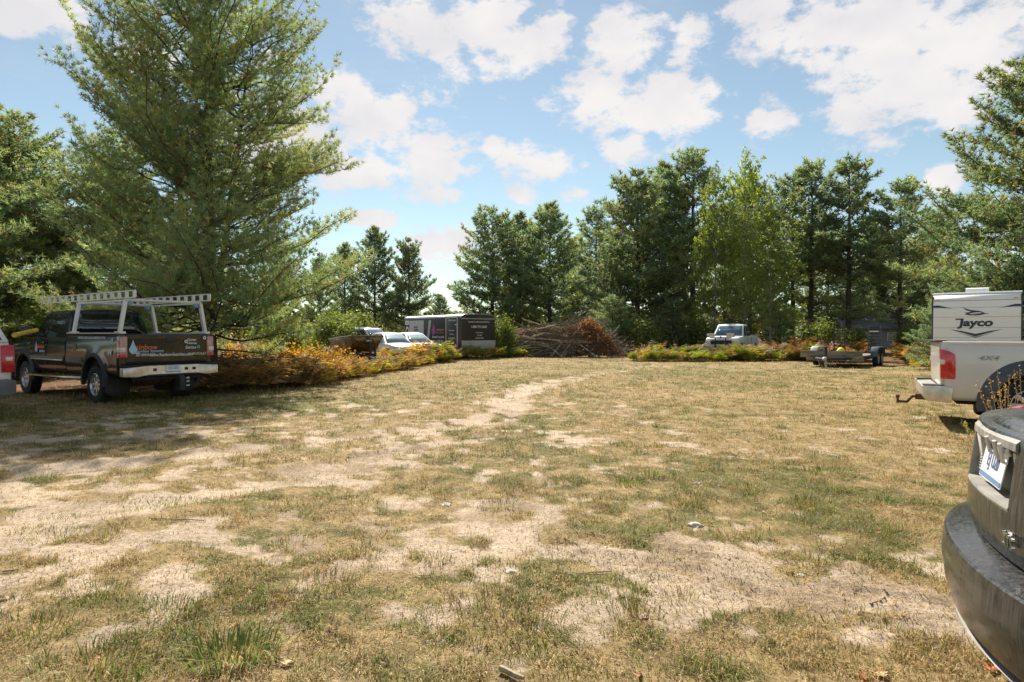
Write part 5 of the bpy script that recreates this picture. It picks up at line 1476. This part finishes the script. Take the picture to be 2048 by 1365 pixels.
# ------------------------------------------------------------------ dark sedan, nearest car
xf_ = (.905, -.425)
xs_ = empty('sedan', (1.80, 2.56, 0), heading(xf_))
tag(xs_, 'dusty dark sedan nearest the camera, its rear bumper and licence plate at right', 'car')
SL_ = [0, .08, .16, .25, .30 / .93, .40, .5, .6, .7, .78, .86, .92, .96, .985, 1.0]
def lvz(lst, z0, z1): return [((z - z0) / (z1 - z0), si, ri, fi) for z, si, ri, fi in lst]
low = lvz([(.27, .16, .16, .16), (.30, .09, .085, .1), (.352, .05, .046, .05), (.36, .036, .032, .05), (.44, .013, .010, .02), (.53, 0, 0, 0), (.60, .006, .005, .01), (.632, .010, .010, .02), (.640, .016, .018, .02), (.643, .03, .034, .03), (.662, .06, .09, .07), (.676, .09, .15, .09), (.682, .1, .16, .1)], .27, .682)
ring_body('rear_bumper', XTSB, xs_, low, 0, 5.1, .935, lambda x: .682, .27, br=.20, bf=.2, rcr=.13, rcf=.2, ns=80, arches=[(1.15, .34, .38), (3.98, .34, .38)], crown=0, sl=SL_)
upl = [(.655, .075, .15), (.675, .03, .118), (.69, .022, .108), (.74, .012, .100), (.80, .010, .097), (.855, .012, .098), (.875, .013, .10), (.95, .02, .108), (1.02, .03, .117), (1.08, .04, .125), (1.11, .05, .128), (1.125, .06, .138), (1.132, .085, .17)]
UZ0, UZ1 = .655, 1.132
ztx = lambda x: UZ1 if x < .3 else (UZ1 - .06 * min(1, max(0, (x - .9) / .5)) if x < 3.2 else UZ1 - .06 - .16 * ((x - 3.2) / 1.9) ** 1.4)
upv = lvz([(z, si, ri, ri) for z, si, ri in upl], UZ0, UZ1)
IH, K0, K1 = 4, 6, 10
body, HH = ring_body('body', XTSP, xs_, upv, 0, 5.08, .93, ztx, UZ0, br=.20, bf=.2, rcr=.13, rcf=.2, ns=80, arches=[(1.15, .34, .38), (3.98, .34, .38)], crown=.035, sl=SL_, hole=(IH, K0, K1))
# recess for the licence plate: floor shelf, side walls, tilted back wall
def hv(i, k, s=1, dx=0):
    p = HH[k][i]; return Vector((p[0] + dx, p[1] * s, p[2]))
colsI = [(i, 1) for i in range(IH, 0, -1)] + [(0, 1)] + [(i, -1) for i in range(1, IH + 1)]
V, Fc = [], []
ins = {K0: .085, K0 + 1: .075, K0 + 2: .06, K0 + 3: .05, K1: .05}
for (i, s) in colsI:
    for k in range(K0, K1 + 1): V.append(hv(i, k, s))
    for k in range(K0, K1 + 1):
        q = hv(i, k, s); ex = .02 if i < IH else .0
        V.append(Vector((q.x + ins[k], q.y * (1 - .02), q.z + (.006 if k == K0 else (-.004 if k == K1 else 0)))))
n = K1 - K0 + 1; S = 2 * n
for c in range(len(colsI) - 1):
    a, b = c * S, (c + 1) * S
    for k in range(n - 1): Fc.append((a + n + k, a + n + k + 1, b + n + k + 1, b + n + k))
    Fc.append((a, a + n, b + n, b)); Fc.append((a + n - 1, b + n - 1, b + S - 1, a + S - 1))
for c in (0, len(colsI) - 1):
    a = c * S
    for k in range(n - 1): Fc.append((a + k, a + k + 1, a + n + k + 1, a + n + k))
rec = mobj('plate_recess', V, Fc, pm('recess_dusty', (.20, .19, .175), .75, col2=(.42, .40, .36), scale=9), xs_, 30)
wall = pm('dusty_pale_trim', (.58, .56, .52), .7, var=.12, scale=14)
# ribbed pale trim on the near wall of the recess
for s in (1, -1):
    box('recess_trim', (.166, s * .262, .975), (.020, .055, .185), wall, rec, .006, Matrix.Rotation(R(-6), 4, 'Y'))
    boxes('trim_ribs', [((.154 + .0011 * k, s * .262, .915 + .0115 * k), (.008, .048, .005)) for k in range(13)], pm('rib_grey', (.40, .39, .36), .7), rec)
curved_bar('recess_lip', [(.099, .858), (.0965, .868), (.101, .878), (.150, .880), (.150, .858)], -.298, .298, pm('dusty_trim', (.20, .19, .175), .6, col2=(.34, .32, .28), scale=7), xs_)
ez = Vector((.20, 0, .98)).normalized()
plate(xs_, (.148, .015, .978), .305, 'EJ U20', (0, -1, 0), ez)
# broken chrome handle bar hanging under the lid lip
curved_bar('lid_lip', [(.128, 1.072), (.119, 1.078), (.121, 1.105), (.135, 1.118), (.17, 1.112), (.17, 1.072)], -.30, .30, paint('lip_dusty', (.05, .05, .05), .3, dust=.7, dustc=(.36, .34, .30), stretch=(9, 9, 2)), xs_)
for (y, h) in ((-.02, .045), (-.13, .05), (-.20, .055)):
    tube('broken_clip', [(.115, y, 1.09), (.120, y + .006, 1.075), (.128, y + .003, 1.075 - h), (.140, y - .004, 1.07 - h)], [.007, .009, .007, .005], wall, xs_, 6)
tube('hanging_wire', [(.13, -.24, 1.072), (.15, -.20, 1.048), (.16, -.14, 1.045), (.15, -.10, 1.055)], [.006, .005, .006, .004], wall, xs_, 6)
text('XTS', .062, basis((0, -1, 0), (-.02, 0, 1), (.112, -.34, .765)), CHROME, xs_, bold=.02, shear=.1, sx=1.1, depth=.005)
# lower diffuser strip, lamps, glass, wheels
V = []
o, _ = ring_body('lower_strip', pm('dusty_grey_strip', (.22, .215, .20), .55, var=.2, scale=10), xs_, lvz([(.290, .12, .11, .12), (.298, .075, .068, .1), (.318, .050, .044, .1), (.326, .07, .066, .1)], .292, .324), 0, 5.1, .94, lambda x: .324, .292, br=.20, bf=.2, rcr=.13, rcf=.2, ns=80, arches=[(1.15, .34, .40), (3.98, .34, .40)], crown=0, sl=SL_)
for s in (1, -1):
    extrude('tail_light', [(.34, .72), (.33, .95), (.36, 1.10), (.45, 1.135), (.75, 1.14), (.55, .95), (.46, .72)], 'y', *sorted((s * .85, s * .928)), REDL, xs_, .01)
greenhouse(xs_, XTSP, .85, 3.95, 1.55, 3.0, .82, .60, 1.08, 1.51, GLASS, [(1.45, 2.2, 1.75, 2.2, .06, .85), (2.3, 3.3, 2.3, 2.95, .06, .85)])
for x in (1.15, 3.98):
    for s in (1, -1): wheel(xs_, x, s * .82, .335, .23)
box('underbody', (2.5, 0, .32), (4.3, 1.5, .2), UNDER, xs_, .02)
# ------------------------------------------------------------------ parked cars behind the bracken
def sedan(root, mat, glass, L=4.8, hw=.91, h=1.55):
    zt = lambda x: (.98 + .02 * x if x < .9 else .98) if x < 3.15 else .98 - .20 * ((x - 3.15) / (L - 3.15)) ** 1.6
    ring_body('body', mat, root, LVL, 0, L, hw, zt, .22, br=.10, bf=.22, rcr=.15, rcf=.22, ns=60, arches=[(.95, .33, .38), (3.75, .33, .38)], crown=.045, bottom=True)
    greenhouse(root, mat, .62, 3.42, 1.35, 2.5, .83, .58, .94, h, GLASS, [(1.1, 1.95, 1.5, 1.98, .08, .84), (2.03, 3.0, 2.05, 2.5, .08, .84)], glass)
    for x in (.95, 3.75):
        for s in (1, -1): wheel(root, x, s * .80, .32, .21, spokes=7, n=24)
    for s in (1, -1):
        box('headlight', (L - .20, s * .62, .66), (.22, .36, .13), CLEARL, root, .04, Matrix.Rotation(R(-20 * s), 4, 'Z'))
        m = box('mirror', (2.85, s * .98, 1.02), (.13, .20, .14), mat, root, .04)
        box('tail_light', (.12, s * .66, .80), (.14, .36, .16), REDL, root, .03)
    box('grille', (L - .03, 0, .52), (.06, .9, .16), PLAST, root, .02)
    box('wiper_cowl', (3.40, 0, .965), (.12, 1.35, .02), PLAST, root, .005)
F1_ = (.62, -.785)
c1 = empty('sedan', (-8.2, 36.6, 0), heading(F1_)); sedan(c1, PEARL, GLASSP); tag(c1, 'pale silver sedan in front, parked nose out behind the ferns', 'car')
c2 = empty('sedan', (-7.13, 37.6, 0), heading(F1_)); sedan(c2, WHITEP2, GLASSP); tag(c2, 'white sedan parked behind the pale silver sedan, next to the black trailer', 'car')
s3 = empty('sport_utility_vehicle', (-11.4, 42.5, 0), heading((.8, -.6)))
tag(s3, 'silver sport utility vehicle with roof rails behind the camouflage boat', 'car')
ring_body('body', GREYP, s3, SL, 0.05, 4.9, .95, lambda x: 1.12 if x < 3.7 else 1.12 - .14 * (x - 3.7), .40, br=.05, bf=.15, rcr=.10, rcf=.15, arches=[(1.0, .38, .43), (3.85, .38, .43)], bottom=True)
greenhouse(s3, GREYP, .12, 3.85, .40, 2.95, .90, .70, 1.10, 1.86, pm('sky_glass', (.04, .06, .09), .05, spec=.9), [(.4, 1.25, .6, 1.25, .08, .82), (1.35, 2.2, 1.33, 2.15, .08, .82), (2.3, 3.4, 2.25, 2.9, .08, .82)])
for s in (1, -1):
    tube('roof_rail', [(.6, s * .62, 1.87), (.7, s * .62, 1.95), (2.6, s * .62, 1.95), (2.75, s * .62, 1.87)], .022, CHROME, s3, 6)
for x in (1.0, 3.85):
    for s in (1, -1): wheel(s3, x, s * .82, .36, .24, spokes=6, n=24)
# white pickup facing the clearing
wf = (-.55, -.835)
wp = empty('pickup_truck', (at(1442, 36.2) + .55 * 5.5, 36.2 + .835 * 5.5, .10), heading(wf))
tag(wp, 'old white pickup truck facing the clearing behind the ferns, work lights on its bonnet', 'pickup truck')
pickup(wp, WHITEP2, .97, .50, 1.32, .2, 2.2, 1.2, 4.55, .37, .24, 5.5, (2.45, 3.35, 4.05), 1.26, 1.22, 1.97, GLASS, ALLOY, ws=pm('blue_windshield', (.05, .09, .14), .06, spec=.8))
bar = tubes('light_bar', [([(5.62, .62, 1.17), (5.62, -.62, 1.17)], .035), ([(5.62, .3, 1.17), (5.66, .3, .6)], .035), ([(5.62, -.3, 1.17), (5.66, -.3, .6)], .035)], PLAST, wp, 6)
for s in (1, -1):
    l = box('work_light', (5.60, s * .56, 1.31), (.16, .44, .19), pm('tan_lamp', (.45, .40, .33), .5, var=.15, scale=20), bar, .03); box('lens', (5.69, s * .56, 1.31), (.012, .38, .14), CLEARL, l, .005)
tube('beacon', [(5.58, 0, 1.17), (5.58, 0, 1.26)], [.05, .04], PLAST, bar, 8)
# ------------------------------------------------------------------ black enclosed trailer
ef = (-.64, .768)
et = empty('enclosed_trailer', (-2.02, 37.8, 0), heading(ef)); et.scale = (1.12, 1.10, 1.045)
tag(et, 'black enclosed cargo trailer with white lettering behind the parked sedans', 'trailer')
TB = paint('trailer_black', (.006, .006, .008), .35, dust=.02, coat=.0)
for_prof = [(-1.15, .55), (1.15, .55), (1.15, 2.36), (1.10, 2.46), (.9, 2.53), (0, 2.56), (-.9, 2.53), (-1.10, 2.46), (-1.15, 2.36)]
extrude('body', for_prof, 'x', 0, 5.9, TB, et, .02)
rf = [(1.165, 2.38), (1.12, 2.475), (.91, 2.545), (0, 2.578), (-.91, 2.545), (-1.12, 2.475), (-1.165, 2.38), (-1.15, 2.37), (-1.10, 2.465), (-.9, 2.53), (0, 2.562), (.9, 2.53), (1.10, 2.465), (1.15, 2.37)]
extrude('roof_skin', rf, 'x', -.01, 5.92, pm('trailer_roof', (.60, .60, .60), .4, .4, var=.1), et)
box('roof_vent', (1.6, 0, 2.61), (.5, .5, .09), WHITET, et, .02)
box('rear_skirt', (-.02, 0, .80), (.05, 2.28, .50), pm('grey_aluminium', (.36, .35, .35), .45, .3, var=.15, scale=4), et, .01)
box('rear_header', (-.015, 0, 2.30), (.04, 2.3, .035), DULLCH, et, .005)
for y in (-.1, 0, .1): box('marker_light', (-.02, y, 2.42), (.03, .06, .03), REDL, et, .006)
for s in (1, -1): box('marker_light', (-.02, s * .95, 2.40), (.03, .09, .03), REDL, et, .006)
dr = box('side_door', (.87, 1.165, 1.48), (1.0, .03, 1.80), TB, et, .01)
boxes('door_frame', [((.33, 1.175, 1.48), (.07, .04, 1.9)), ((1.41, 1.175, 1.48), (.07, .04, 1.9)), ((.87, 1.175, 2.40 - .02), (1.15, .04, .07))], pm('door_trim', (.50, .46, .42), .45, .3, var=.1), dr)
box('door_handle', (.45, 1.20, 1.95), (.16, .03, .05), CHROME, dr, .01)
thin('white_graphic', [(5.35, 1.156, .75), (3.75, 1.156, .75), (3.75, 1.156, 2.26), (5.35, 1.156, 2.26)], pm('pale_graphic', (.50, .52, .50), .5, var=.15, scale=6), et, .004)
thin('grey_stripe', [(3.45, 1.157, .8), (3.25, 1.157, .8), (2.95, 1.157, 2.26), (3.2, 1.157, 2.26)], pm('stripe_grey', (.42, .42, .42), .4, var=.1), et, .004)
text('BATH\nLINERS', .17, basis(*LEFT, (4.6, 1.162, 1.75)), PLAST, et, bold=.02)
lathe('oval_window', [(.15, .0), (.21, .01), (.23, 0)], WHITET, et, 24, (5.58, 1.158, 1.55)).scale = (.85, 1, 1.5)
box('small_sign', (5.6, 1.16, 2.14), (.42, .012, .26), WHITET, et, 0)
text('???'.replace('?', 'I'), .14, basis(*LEFT, (5.6, 1.168, 2.13)), PLAST, et, bold=.02)
MAG = pm('magenta_vinyl', (.55, .06, .22), .5); VIO = pm('violet_dark_vinyl', (.22, .08, .36), .5)
drop(et, basis(*LEFT, (2.72, 1.156, 1.75)), .75, VIO)
text('R', .48, basis(*LEFT, (2.62, 1.162, 1.66)), MAG, et, bold=.01)
text('ainbow', .25, basis(*LEFT, (2.02, 1.162, 1.68)), pm('rose_vinyl', (.55, .25, .28), .5), et, bold=.004)
text('Bath & Shower', .14, basis(*LEFT, (2.05, 1.162, 1.50)), pm('rose_vinyl', (.55, .25, .28), .5), et)
text('Remodel Your Bath', .20, basis(*LEFT, (2.23, 1.162, 1.24)), WHITET, et, bold=.006, sx=.75)
text('in Just ONE Day!', .20, basis(*LEFT, (2.23, 1.162, 1.00)), WHITET, et, bold=.006, sx=.75)
text('1-888-775-5688', .14, basis(*LEFT, (.87, 1.188, 2.20)), WHITET, et, bold=.004, sx=.8)
for k, s in enumerate(('TUB & WALL', 'SYSTEMS', 'GUARANTEED')): text(s, .11, basis(*LEFT, (.87, 1.188, 1.62 - .22 * k)), WHITET, et, bold=.002, sx=.9)
text('Remodel Your Bath in Just ONE Day!', .12, basis(*REAR, (-.012, -.02, 2.12)), WHITET, et, bold=.006, sx=.78)
text('1-888-775-5688', .20, basis(*REAR, (-.012, 0, 1.83)), WHITET, et, bold=.004, sx=.85)
for k, s in enumerate(('TUB & WALL', 'SYSTEMS', 'GUARANTEED')): text(s, .10, basis(*REAR, (-.012, -.05, 1.50 - .16 * k)), WHITET, et, bold=.002, sx=.9)
for x in (2.6, 3.4):
    for s in (1, -1): wheel(et, x, s * 1.0, .33, .2, n=20)
tubes('tongue', [([(5.8, .6, .5), (7.1, 0, .5)], .05), ([(5.8, -.6, .5), (7.1, 0, .5)], .05)], PLAST, et, 6)
tube('tongue_jack', [(6.9, 0, 0), (6.9, 0, .9)], .04, PLAST, et, 8)
# ------------------------------------------------------------------ flatbed trailer with ramps
ff = (-.636, -.772)
fb = empty('flatbed_trailer', (at(1665, 27.5), 27.5, 0), heading(ff))
tag(fb, 'flatbed equipment trailer with two upright ramps at the right end of the clearing', 'trailer')
STEEL = pm('dark_steel', (.045, .045, .048), .6, .4, var=.4, scale=6); WOOD = pm('weathered_board', (.30, .25, .19), .85, col2=(.10, .095, .09), scale=2.2, bump=.3, stretch=(3, .7, 3))
box('header_board', (.06, -.06, .60), (.05, 2.5, .29), WOOD, fb, .006)
box('front_beam', (-.02, .08, .365), (.10, 2.3, .13), WOOD, fb, .01)
for s in (1, -1): box('side_beam', (-2.6, s * 1.05, .42), (5.1, .08, .14), STEEL, fb, .008)
for k in range(9): box('deck_plank', (-2.6, -.92 + .23 * k, .50), (5.1, .215, .045), WOOD, fb, .004)
tubes('tongue', [([(0, .75, .42), (1.25, .04, .42)], .06), ([(0, -.75, .42), (1.25, -.04, .42)], .06)], STEEL, fb, 6)
jk = tube('tongue_jack', [(1.15, 0, .0), (1.15, 0, .45)], .045, pm('jack_grey', (.42, .40, .37), .6, var=.2, scale=10), fb, 10)
tube('jack_top', [(1.15, 0, .45), (1.15, 0, .95)], .06, PLAST, jk, 10); tube('jack_crank', [(1.15, 0, .95), (1.15, .12, .97), (1.15, .14, .8)], .014, STEEL, jk, 6)
tube('coupler', [(1.2, 0, .45), (1.45, 0, .45), (1.55, 0, .42)], [.07, .075, .05], pm('coupler_white', (.5, .48, .44), .6, var=.25, scale=14), fb, 10)
tubes('safety_chain', [([(1.1, .05 * k, .42), (1.2, .10 * k, .2), (.9, .14 * k, .12), (.7, .2 * k, .36)], .02) for k in (-2, -1, 1, 2)], RUST, fb, 6)
for y in (-.55, .62): lathe('marker_lamp', [(.001, .02), (.06, .015), (.07, 0)], CLEARL, fb, 14, (.05, y, .37)).rotation_euler = (0, 0, R(-90))
BLF = pm('blue_grey_fender', (.06, .09, .13), .45, .3, var=.25, scale=5); SLF = pm('bright_fender', (.42, .42, .43), .4, .4, var=.15)
for s in (1, -1):
    P = [(-2.05, .45), (-2.07, .70), (-2.2, .84), (-2.4, .90), (-3.6, .90), (-3.8, .84), (-3.93, .70), (-3.95, .45), (-3.91, .45), (-3.89, .68), (-3.78, .80), (-3.6, .86), (-2.4, .86), (-2.22, .80), (-2.11, .68), (-2.09, .45)]
    extrude('fender', P, 'y', *sorted((s * 1.12, s * 1.42)), BLF if s > 0 else SLF, fb, .004)
    for x in (-2.55, -3.42): wheel(fb, x, s * 1.27, .36, .22, rim=pm('white_rim', (.5, .5, .48), .5, var=.15), n=22)
    rp = boxes('ramp', [((-5.05, s * .78 + q * .25, 1.24), (.06, .05, 1.5)) for q in (-1, 1)] + [((-5.05, s * .78, 1.97), (.06, .55, .05))], STEEL if s < 0 else BLF, fb)
    for k in range(9): box('rung', (-5.05, s * .78, .58 + .155 * k), (.07, .46, .055), STEEL, rp, .004)
box('ramp_tag', (-4.99, .78, 1.62), (.02, .40, .06), WHITET, fb, .004)
YEL = pm('yellow_tarp', (.72, .58, .02), .5, var=.15, scale=6)
def local(o, x, y): 
    c, s = math.cos(o.rotation_euler.z), math.sin(o.rotation_euler.z)
    return (o.location.x + c * x - s * y, o.location.y + s * x + c * y)
for nm, x, y, sc, lb in (('tarp_bundle', -.55, .22, (.17, .17, .19), 'round yellow tarp bundle on the front of the flatbed'), ('strap_bundle', -.5, -.42, (.12, .36, .085), 'flat yellow strap bundle beside the round one on the flatbed')):
    bm = bmesh.new(); bmesh.ops.create_icosphere(bm, subdivisions=3, radius=1)
    for v in bm.verts:
        v.co *= 1 + .25 * (fbm(np.array([v.co.x * 2.5 + 9]), np.array([v.co.y * 2.5 + v.co.z * 2 + 9]), 3)[0] - .5)
        v.co = Vector((v.co.x * sc[0], v.co.y * sc[1], v.co.z * sc[2]))
    o = bmobj(nm, bm, YEL, None, 70); p = local(fb, x, y); o.location = (p[0], p[1], .525 + sc[2] * .98 + .1); o.rotation_euler = (0, 0, fb.rotation_euler.z); tag(o, lb, 'bundle')
    o.location.z = .52 + sc[2] * .95
# ------------------------------------------------------------------ camouflage boat on its trailer
bf_ = (.42, -.907)
bo_root = (at(735, 26.0) - bf_[0] * 5, 26.0 - bf_[1] * 5)
bo = empty('boat', (bo_root[0], bo_root[1], 0), heading(bf_))
tag(bo, 'brown camouflage flat bottomed boat with its bow showing above the bracken', 'boat')
def camo():
    m = bpy.data.materials.new('boat_camouflage'); m.use_nodes = True; nt = m.node_tree; b = nt.nodes['Principled BSDF']
    tcn = nt.nodes.new('ShaderNodeTexCoord'); nz = nt.nodes.new('ShaderNodeTexNoise'); nz.inputs['Scale'].default_value = 4.5; nz.inputs['Detail'].default_value = 3; nz.inputs['Distortion'].default_value = 1.5
    nt.links.new(tcn.outputs['Object'], nz.inputs['Vector']); rp = nt.nodes.new('ShaderNodeValToRGB'); rp.color_ramp.interpolation = 'CONSTANT'
    e = rp.color_ramp.elements; e[0].color = (.06, .04, .02, 1); e[1].position = .44; e[1].color = (.20, .13, .06, 1); x = e.new(.56); x.color = (.30, .22, .11, 1); x = e.new(.66); x.color = (.09, .08, .03, 1)
    nt.links.new(nz.outputs[0], rp.inputs[0]); nt.links.new(rp.outputs[0], b.inputs['Base Color']); b.inputs['Roughness'].default_value = .55
    return m
CAMO = camo()
xs = np.linspace(0, 5, 26); V = []
for x in xs:
    t = max(0, (x - 3.2) / 1.8)
    zb_ = .72 + .52 * t ** 1.8; zt_ = 1.24 + .035 * x; wb_ = .60 - .06 * t; wt_ = .82 - .16 * t ** 2
    V += [(x, wt_, zt_), (x, wb_ + .05, (zb_ + zt_) / 2), (x, wb_, zb_), (x, -wb_, zb_), (x, -wb_ - .05, (zb_ + zt_) / 2), (x, -wt_, zt_)]
Fc = [(i * 6 + j, (i + 1) * 6 + j, (i + 1) * 6 + j + 1, i * 6 + j + 1) for i in range(25) for j in range(5)]
Fc += [(5, 4, 3, 2, 1, 0), tuple(25 * 6 + k for k in range(6))]
h = mobj('hull', V, Fc, CAMO, bo, 25); md = h.modifiers.new('s', 'SOLIDIFY'); md.thickness = .03; md.offset = 1
tubes('gunwale', [([V[i * 6 + 0] for i in range(0, 26, 5)], .028), ([V[i * 6 + 5] for i in range(0, 26, 5)], .028), ([V[150], V[155]], .028)], pm('tan_gunwale', (.34, .27, .16), .5, var=.2), bo, 6)
box('bow_deck', (4.4, 0, 1.33), (1.1, 1.2, .03), CAMO, bo, .005)
for y in (-.45, .1, .4): box('bow_fitting', (4.98, y, 1.455), (.08, .06, .06), PLAST, bo, .01)
btr = empty('boat_trailer', bo.location, bo.rotation_euler.z)
tag(btr, 'black boat trailer with winch post under the camouflage boat', 'trailer')
tubes('trailer_frame', [([(.3, .5, .6), (4.2, .45, .6), (6.2, 0, .5)], .04), ([(.3, -.5, .6), (4.2, -.45, .6), (6.2, 0, .5)], .04), ([(1.5, .9, .5), (1.5, -.9, .5)], .04)], PLAST, btr, 6)
wpst = tube('winch_post', [(5.6, 0, .52), (5.45, 0, 1.20)], .05, PLAST, btr, 8); box('bow_roller', (5.28, 0, 1.15), (.16, .2, .12), PLAST, wpst, .02)
tube('trailer_jack', [(5.9, .12, .0), (5.9, .12, 1.15)], .045, PLAST, btr, 8)
for s in (1, -1): wheel(btr, 1.5, s * .98, .30, .18, n=20)
# ------------------------------------------------------------------ dry weeds by the silver pickup
def weed(name, px, Y, n, h, spread, label, col, headc, rgs):
    rg = np.random.default_rng(rgs)
    root = empty(name, (at(px, Y), Y, gz1(at(px, Y), Y)))
    st, heads = [], []
    for i in range(n):
        a = rg.uniform(0, 6.28); r = rg.uniform(0, spread); hh = h * rg.uniform(.6, 1.05)
        p0 = (r * .5 * math.cos(a), r * .5 * math.sin(a), 0); p1 = (r * math.cos(a) * .9, r * math.sin(a) * .9, hh * .6); p2 = (r * math.cos(a) * 1.5, r * math.sin(a) * 1.5, hh)
        st.append(([p0, p1, p2], [.006 * h ** .5, .0045 * h ** .5, .003]))
        for k in range(30):
            t = rg.uniform(.68, 1.0); heads.append([p1[j] + (p2[j] - p1[j]) * (t - .6) / .4 + rg.normal() * .012 for j in range(3)])
        if h > .5:
            for k in range(4):
                t = rg.uniform(.3, .8); b0 = [p0[j] + (p1[j] - p0[j]) * t for j in range(3)]
                st.append(([tuple(b0), (b0[0] + rg.normal() * .07, b0[1] + rg.normal() * .07, b0[2] + rg.uniform(.0, .15))], [.003, .0015]))
    tubes('stalks', st, col, root, 4)
    P = np.array(heads)
    V, T, C = leaf_geo(P, np.tile(np.array(headc), (len(P), 1)), .02, rg)
    tag(np_mesh('seed_heads', V, T, LEAFY, root, C), kind='stuff')
    tag(root, label, 'weed')
WD = pm('dry_stalk', (.40, .30, .18), .8, var=.25, scale=30); WG = pm('pale_green_stalk', (.26, .25, .11), .8, var=.25, scale=30)
weed('dry_weed', 2012, 7.6, 11, 1.05, .30, 'tall dry brown weed stalks in front of the silver pickup wheel', WD, (.36, .24, .12), 3)
weed('dry_weed', 2052, 7.2, 8, 1.1, .25, 'dry weed stalks at the right edge before the silver pickup', WD, (.36, .24, .12), 4)
weed('low_weed', 1945, 9.0, 9, .26, .14, 'low pale green spiky weed below the silver pickup bumper', WG, (.34, .33, .15), 5)
weed('low_weed', 1975, 8.2, 12, .28, .22, 'low pale green weed between the silver pickup and the dark sedan', WG, (.34, .33, .15), 6)
